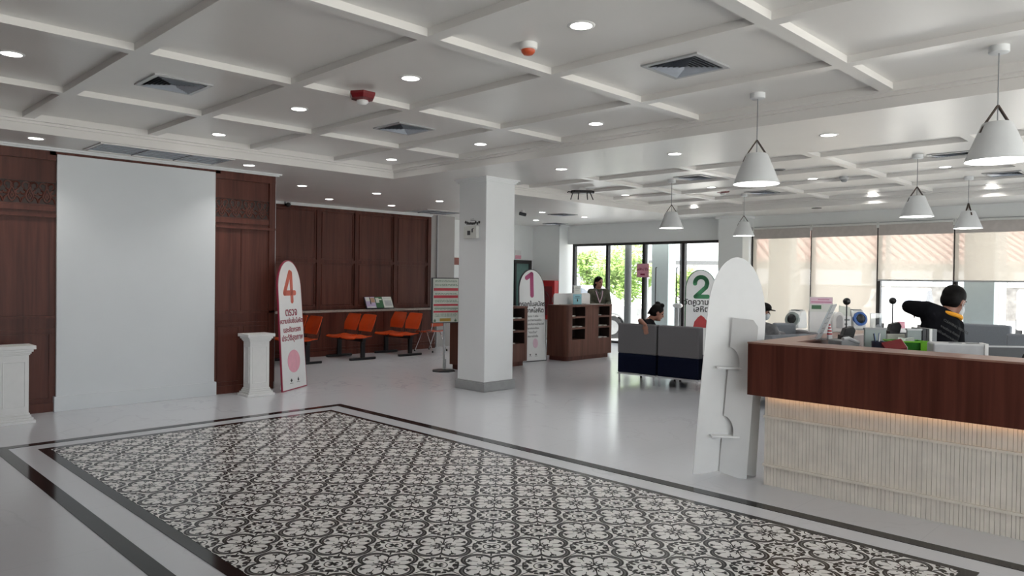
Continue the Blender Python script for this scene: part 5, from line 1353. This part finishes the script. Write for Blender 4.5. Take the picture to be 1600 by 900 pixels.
# long pale machine on the ledge side
a = at(1500, 541, 5.15); b_ = at(1500, 557, 5.15)
t = thing('laminator', 'long pale grey office machine behind the counter at the right', 'machine', (a.x, a.y, WT), A45-0.27)
hT = at(1500, 537, 5.15).z-WT; hB = hT-0.11
obj('riser', B((-0.15, 0.15, 0.0, 0.15, 0.0, hB)), M_DKGREY, t)
obj('body', B((-0.17, 0.165, -0.005, 0.16, hB, hT)), M_PALEGREY, t, bevel=0.014, seg=3)
obj('slot', B((-0.06, 0.02, 0.03, 0.05, hT-0.002, hT+0.003), (0.05, 0.13, 0.03, 0.06, hT-0.002, hT+0.003)), M_DKGREY, t)
obj('end_bracket', B((0.150, 0.172, -0.012, 0.01, hB, hT+0.004), (0.150, 0.172, 0.09, 0.11, hB, hT+0.004), (0.150, 0.172, 0.01, 0.09, hT-0.02, hT+0.004)), M_WHITE, t)
# dark partition and chair at the right edge
a = at(1580, 543, 6.6)
t = thing('desk_partition', 'dark grey low partition behind the counter at the right edge', 'partition', (a.x, a.y, 0), A45-0.05)
obj('panel', B((-0.20, 0.32, 0.0, 0.03, 0.0, a.z)), M_DKGREY, t)
obj('cap_rail', B((-0.20, 0.32, -0.004, 0.034, a.z, a.z+0.012)), M_PALEGREY, t)
a = at(1600, 553, 5.9)
t = thing('office_chair', 'black office chair top just showing at the right edge', 'chair', (a.x+0.12, a.y-0.12, 0), A45)
bm = bmesh.new(); prism(bm, rrect(-0.16, 0.16, 0.55, a.z+0.03, 0.08), 0.05, 'xz', 0.0); obj('backrest', bm, M_BLACK, t, bevel=0.01)
obj('seat', B((-0.20, 0.20, -0.42, 0.02, 0.45, 0.52)), M_BLACK, t, bevel=0.02)
bm = bmesh.new(); tube(bm, [(0, -0.2, 0.06), (0, -0.2, 0.45)], 0.025, 10); obj('column', bm, M_BLACKM, t)
bm = bmesh.new()
for k in range(5): tube(bm, [(0, -0.2, 0.07), (0.24*math.cos(k*2*PI/5), -0.2+0.24*math.sin(k*2*PI/5), 0.03)], 0.018, 8)
obj('base', bm, M_BLACKM, t)
obj('post', B((-0.03, 0.03, 0.02, 0.045, 0.45, 0.60)), M_BLACKM, t)
# tables with blood pressure monitors by the window
def bp_table(label, x, y, rz, w=0.45):
    t = thing('side_table', label, 'table', (x, y, 0), rz, 'white tables by the blinds')
    obj('top', B((-w, w, -0.30, 0.30, 0.735, 0.76)), M_WHITE, t, bevel=0.004)
    for sx in (-1, 1):
        for sy in (-1, 1): obj('leg', B((sx*(w-0.04)-0.02, sx*(w-0.04)+0.02, sy*0.26-0.02, sy*0.26+0.02, 0, 0.735)), M_ALU, t)
    return t
t1 = place(1250, 516, 0.76); t1 = V((t1.x+0.05, t1.y-0.05, 0))
bp_table('white table under the left blood pressure monitor', t1.x, t1.y, math.radians(-45), 0.25)
t2 = place(1345, 515, 0.76)
bp_table('white table under the blue-ringed monitor', t2.x, t2.y, math.radians(-60), 0.6)
def bp(label, loc, rz, ring_m):
    t = thing('blood_pressure_monitor', label, 'medical device', loc, rz, 'arm-in blood pressure monitors')
    bm = bmesh.new(); prism(bm, [(-0.10, 0), (0.17, 0), (0.18, 0.05), (0.15, 0.27), (0.10, 0.31), (-0.02, 0.30), (-0.10, 0.20), (-0.13, 0.05)], 0.24, 'xz', -0.12); obj('housing', bm, M_WHITE, t, bevel=0.02, seg=3)
    bm = bmesh.new(); lathe(bm, [(0.125, -0.03), (0.125, 0.02), (0.085, 0.03), (0.080, -0.02)], 28)
    bmesh.ops.rotate(bm, verts=bm.verts[:], matrix=Matrix.Rotation(-PI/2+0.25, 3, 'Y')); bmesh.ops.translate(bm, verts=bm.verts[:], vec=(-0.115, 0, 0.155)); obj('cuff_ring', bm, ring_m, t, True)
    bm = bmesh.new(); ellipsoid(bm, (-0.13, 0, 0.155), (0.03, 0.078, 0.078)); obj('cuff_hole', bm, M_BLACK, t, True)
    obj('display', B((-0.02, 0.10, -0.08, 0.08, 0.30, 0.318)), M_MIDGREY, t)
    return t
p = place(1243, 512.5, 0.76); bp('white arm-in blood pressure monitor with grey ring, alone by the left blind', p, math.radians(-5), M_GREYGREEN)
p = place(1338, 511, 0.76); bp('white blood pressure monitor with blue ring between the ball-topped stands', p, math.radians(50), M_BLUEP)
p = place(1322, 511.5, 0.76)
t = thing('card_printer', 'small white printer with a card on top behind the first ball-topped stand', 'printer', p, A45)
obj('body', B((-0.10, 0.09, 0.0, 0.2, 0.0, 0.20)), M_WHITE, t, bevel=0.01)
obj('slot', B((-0.08, 0.06, -0.004, 0.01, 0.12, 0.15), (-0.06, 0.02, -0.004, 0.01, 0.04, 0.07)), M_MIDGREY, t)
o = obj('card', B((-0.10, 0.10, 0.0, 0.006, 0.0, 0.18)), M_PALEGREEN, t); o.location = (0.0, 0.08, 0.20); o.rotation_euler = (-0.3, 0.15, 0)
a = at(1369, 512, 11.8)
t = thing('photo_stand', 'clear upright frame with a small dark arch inside, by the black window post', 'frame', (a.x, a.y, 0.76), A45)
obj('sheet', B((-0.09, 0.09, 0.0, 0.006, 0.0, 0.31)), M_ACRYL, t)
obj('border', B((-0.094, -0.088, -0.003, 0.009, 0, 0.315), (0.088, 0.094, -0.003, 0.009, 0, 0.315), (-0.088, 0.088, -0.003, 0.009, 0.308, 0.315)), M_ALU, t)
bm = bmesh.new(); prism(bm, [(-0.01, 0.0), (0.07, 0.0)]+[(0.03+0.04*math.cos(q_), 0.09+0.045*math.sin(q_)) for q_ in [i*PI/10 for i in range(11)]], 0.01, 'xz', -0.012); obj('arch', bm, M_MIDGREY, t)
# pink notice on the glass door
t = thing('door_notice', 'pink notice with a dark red bar stuck on the glass doors', 'notice', (14.595, 10.10, 1.74))
obj('sheet', B((-0.004, 0.0, -0.17, 0.17, -0.12, 0.20)), M_PINK, t)
obj('bar', B((-0.007, -0.003, -0.06, 0.065, -0.075, -0.035)), M_MAROON, t)
text('ผลัก / ดึง', 0.085, M_MAROON, t, Matrix(((0, 0, -1, -0.006), (-1, 0, 0, 0.0), (0, 1, 0, 0.065), (0, 0, 0, 1))), 0.001)
# weighing scale column by the doors
a = at(1063, 485, 15.9)
t = thing('weighing_scale', 'white column weighing scale inside the glass doors', 'scale', (14.2, 8.75, 0), math.radians(45))
obj('platform', B((-0.2, 0.2, -0.18, 0.18, 0.0, 0.07)), M_WHITE, t, bevel=0.01)
bm = bmesh.new(); tube(bm, [(0, 0.14, 0.06), (0, 0.14, 0.95)], 0.05, 12); obj('column', bm, M_PALEGREY, t, True)
bm = bmesh.new(); ellipsoid(bm, (0, 0.12, 1.0), (0.22, 0.10, 0.06)); obj('display_head', bm, M_WHITE, t, True)
# ------------------------------------------------------------------ outside the glass
for i, (x, y, lab) in enumerate(((15.55, 3.38, 'white square column outside behind the man in black'), (15.50, 7.10, 'white square column outside behind the first lowered blind'), (15.6, 10.18, 'white square column outside the glass doors'))):
    t = thing('canopy_column', lab, 'column', (x, y, -0.08), 0, 'white columns outside the windows')
    obj('shaft', B((-0.17, 0.17, -0.24, 0.24, 0.0, 3.3)), M_EXTWHITE, t, bevel=0.01)
    obj('base', B((-0.20, 0.20, -0.27, 0.27, 0.0, 0.12)), M_EXTWHITE, t)
for i, (u, d, lab) in enumerate(((1387, 16.5, 'thin grey post outside left of the man in black'), (1567, 15.2, 'grey green post outside at the right edge'), (981, 19.0, 'grey post outside behind the glass doors'))):
    a = at(u, 450, d); t = thing('canopy_post', lab, 'post', (a.x, a.y, -0.08), A45, 'thin posts outside the windows')
    w = 0.06 if i != 2 else 0.09
    bm = bmesh.new(); tube(bm, [(0, 0, 0.0), (0, 0, 3.6)], w, 12); obj('pole', bm, M_PALEGREY if i != 2 else M_EXTGREY, t, True)
    obj('foot_plate', B((-0.14, 0.14, -0.14, 0.14, 0, 0.03)), M_PALEGREY, t)
def tree(label, x, y, h, r, seed, n):
    rr = random.Random(seed)
    t = thing('tree', label, 'tree', (x, y, -0.08), 0, 'leafy trees outside the glass doors')
    bm = bmesh.new()
    tube(bm, [(0, 0, 0), (0.03, 0.02, h*0.4), (0.0, 0.05, h*0.8)], 0.07, 8, True, [0.09, 0.06, 0.02])
    for k in range(7):
        a = rr.uniform(0, 2*PI); z = h*rr.uniform(0.3, 0.7)
        tube(bm, [(0.02, 0.02, z), (r*0.6*math.cos(a), r*0.6*math.sin(a), z+h*0.2)], 0.02, 6, True, [0.03, 0.008])
    obj('trunk', bm, M_BARK, t, True)
    bm = bmesh.new()
    lobes = [(rr.uniform(-r, r)*0.55, rr.uniform(-r, r)*0.55, h*rr.uniform(0.42, 0.92), r*rr.uniform(0.32, 0.55)) for _ in range(16)]
    for _ in range(n):
        lx, ly, lz, lr = rr.choice(lobes)
        d = V((rr.gauss(0, 1), rr.gauss(0, 1), rr.gauss(0, 1))).normalized()*lr*rr.uniform(0.45, 1.0)
        c = V((lx, ly, lz))+d
        u = V((rr.gauss(0, 1), rr.gauss(0, 1), rr.gauss(0, 0.6))).normalized(); w = u.orthogonal().normalized()
        s = rr.uniform(0.05, 0.10)
        bm.faces.new([bm.verts.new(c+q_) for q_ in (-u*s, w*s*0.45, u*s, -w*s*0.45)])
    obj('foliage', bm, M_LEAF, t)
a = at(918, 450, 31); tree('bushy green tree outside, left behind the woman at the desk', a.x, a.y, 2.9, 0.85, 4, 2800)
a = at(982, 450, 28); tree('largest green tree outside, left of the pink notice', a.x, a.y, 2.95, 1.3, 8, 5000)
a = at(1064, 470, 30); tree('green tree outside, right of the white column', a.x, a.y, 2.0, 0.9, 15, 2200)
# parked cars
def car(label, loc, rz, group='white parked cars outside'):
    t = thing('car', label, 'car', loc, rz, group)
    L = [(-2.1, 0.35), (-2.12, 0.62), (-2.02, 0.90), (-1.15, 1.0), (-0.55, 1.45), (0.95, 1.48), (1.75, 1.02), (2.08, 0.95), (2.12, 0.45), (2.05, 0.30)]
    def wheelcut(cx): return [(cx+0.36*math.cos(a_), 0.31+0.36*math.sin(a_)) for a_ in [PI*0.05+i*PI*0.9/8 for i in range(9)]]
    out = L + wheelcut(1.30) + wheelcut(-1.30)
    bm = bmesh.new(); prism(bm, out, 1.66, 'xz', -0.83); obj('body', bm, M_CARW, t, bevel=0.05, seg=3)
    bm = bmesh.new()
    for s in (-1, 1):
        prism(bm, [(-0.95, 1.02), (-0.48, 1.38), (0.12, 1.40), (0.12, 1.02)], 0.012*s, 'xz', 0.828*s); prism(bm, [(0.20, 1.02), (0.20, 1.40), (0.88, 1.41), (1.45, 1.04)], 0.012*s, 'xz', 0.828*s)
    obj('side_window', bm, M_CARGL, t)
    bm = bmesh.new()
    def quad(a_, b_, w0, w1): bm.faces.new([bm.verts.new(p_) for p_ in ((a_[0], -w0, a_[1]), (a_[0], w0, a_[1]), (b_[0], w1, b_[1]), (b_[0], -w1, b_[1]))])
    quad((-1.13, 1.025), (-0.60, 1.425), 0.74, 0.62); quad((1.68, 1.075), (1.02, 1.455), 0.72, 0.62)
    obj('windscreen', bm, M_CARGL, t)
    for x in (-1.30, 1.30):
        for s in (-1, 1):
            bm = bmesh.new(); tube(bm, [(x, s*0.68, 0.31), (x, s*0.85, 0.31)], 0.31, 24); w = obj('wheel', bm, M_TYRE, t)
            bm = bmesh.new(); tube(bm, [(x, s*0.84, 0.31), (x, s*0.858, 0.31)], 0.20, 16); obj('hub', bm, M_ALU, w)
    bm = bmesh.new()
    for s in (-1, 1): box(bm, -2.13, -2.0, s*0.72-0.12, s*0.72+0.12, 0.70, 0.85)
    obj('headlamp', bm, M_PALEGREY, t)
    return t
a = at(1425, 490, 24); c0 = car('white parked car behind the elbow of the man in black', (a.x+0.8, a.y+0.6, -0.08), math.radians(10))
a = at(1612, 490, 21); dup(c0, (a.x+1.6, a.y-0.2, -0.08), math.radians(10), 'white parked car at the right picture edge behind the grey green post')
a = at(958, 500, 21); dup(c0, (a.x-0.2, a.y+1.2, -0.08), math.radians(112), 'white parked car whose wheel shows beside the right desk')
# shade roof on T-posts over the parking, stone wall, house with pink tiled roof
def bar(name, label, cat, A, Bp, z0, z1, th, m):
    A, Bp = V(A), V(Bp); t = thing(name, label, cat, (A.x, A.y, 0), math.atan2(Bp.y-A.y, Bp.x-A.x)); L = (V((Bp.x, Bp.y, 0))-V((A.x, A.y, 0))).length
    return t, L
A, Bq = at(915, 412, 34), at(1135, 412, 34)
t, L = bar('parking_shade', 'long low parking shade roof on T-posts beyond the glass doors', 'shade roof', A, Bq, 0, 0, 0, None)
obj('roof', B((-0.5, L+0.5, -0.6, 0.6, 2.28, 2.45)), M_EXTGREY, t)
for f in (0.12, 0.45, 0.78): obj('post', B((L*f-0.10, L*f+0.10, -0.06, 0.06, -0.08, 2.28)), M_PALEGREY, t)
A, Bq = at(1330, 453, 33), at(1680, 456, 33)
t, L = bar('stone_wall', 'low grey stone wall beyond the parked cars', 'wall', A, Bq, 0, 0, 0, None)
obj('masonry', B((0, L, 0, 0.3, -0.08, 1.42)), M_STONE, t); obj('coping', B((-0.05, L+0.05, -0.04, 0.34, 1.42, 1.50)), M_EXTWHITE, t)
A, Bq = at(1130, 403, 42), at(1720, 403, 42)
t, L = bar('house', 'long house with pink tiled roof seen through the blinds', 'house', A, Bq, 0, 0, 0, None)
bm = bmesh.new(); prism(bm, [(-1.2, 2.85), (7.5, 6.9), (7.5, 6.6), (-1.2, 2.65)], L, 'yz', 0.0); obj('roof', bm, M_ROOFP, t)
bm = bmesh.new(); x = 0.1
while x < L: box(bm, x, x+0.10, -1.0, -0.9, 2.86, 2.99); x += 0.6
bm.free()
bm = bmesh.new(); x = 0.0
while x < L:
    q_ = [(x, -1.2, 2.86), (x+0.12, -1.2, 2.86), (x+0.12, 7.5, 6.91), (x, 7.5, 6.91)]
    lo = [bm.verts.new(p_) for p_ in q_]; hi = [bm.verts.new((p_[0], p_[1], p_[2]+0.10)) for p_ in q_]
    bm.faces.new(hi)
    for i in range(4): bm.faces.new((lo[i], lo[(i+1) % 4], hi[(i+1) % 4], hi[i]))
    x += 0.55
obj('roof_ribs', bm, mat('dark pink roof tiles', (0.40, 0.17, 0.15, 1), 0.8), t)
obj('wall', B((0, L, 1.5, 1.8, -0.08, 1.4), (0, L, 1.5, 1.8, 2.3, 4.0)), M_EXTWHITE, t)
bm = bmesh.new(); x = 0.4
while x < L: box(bm, x, x+0.35, 1.4, 1.85, -0.08, 3.6); x += 4.2
obj('pier', bm, M_EXTWHITE, t)
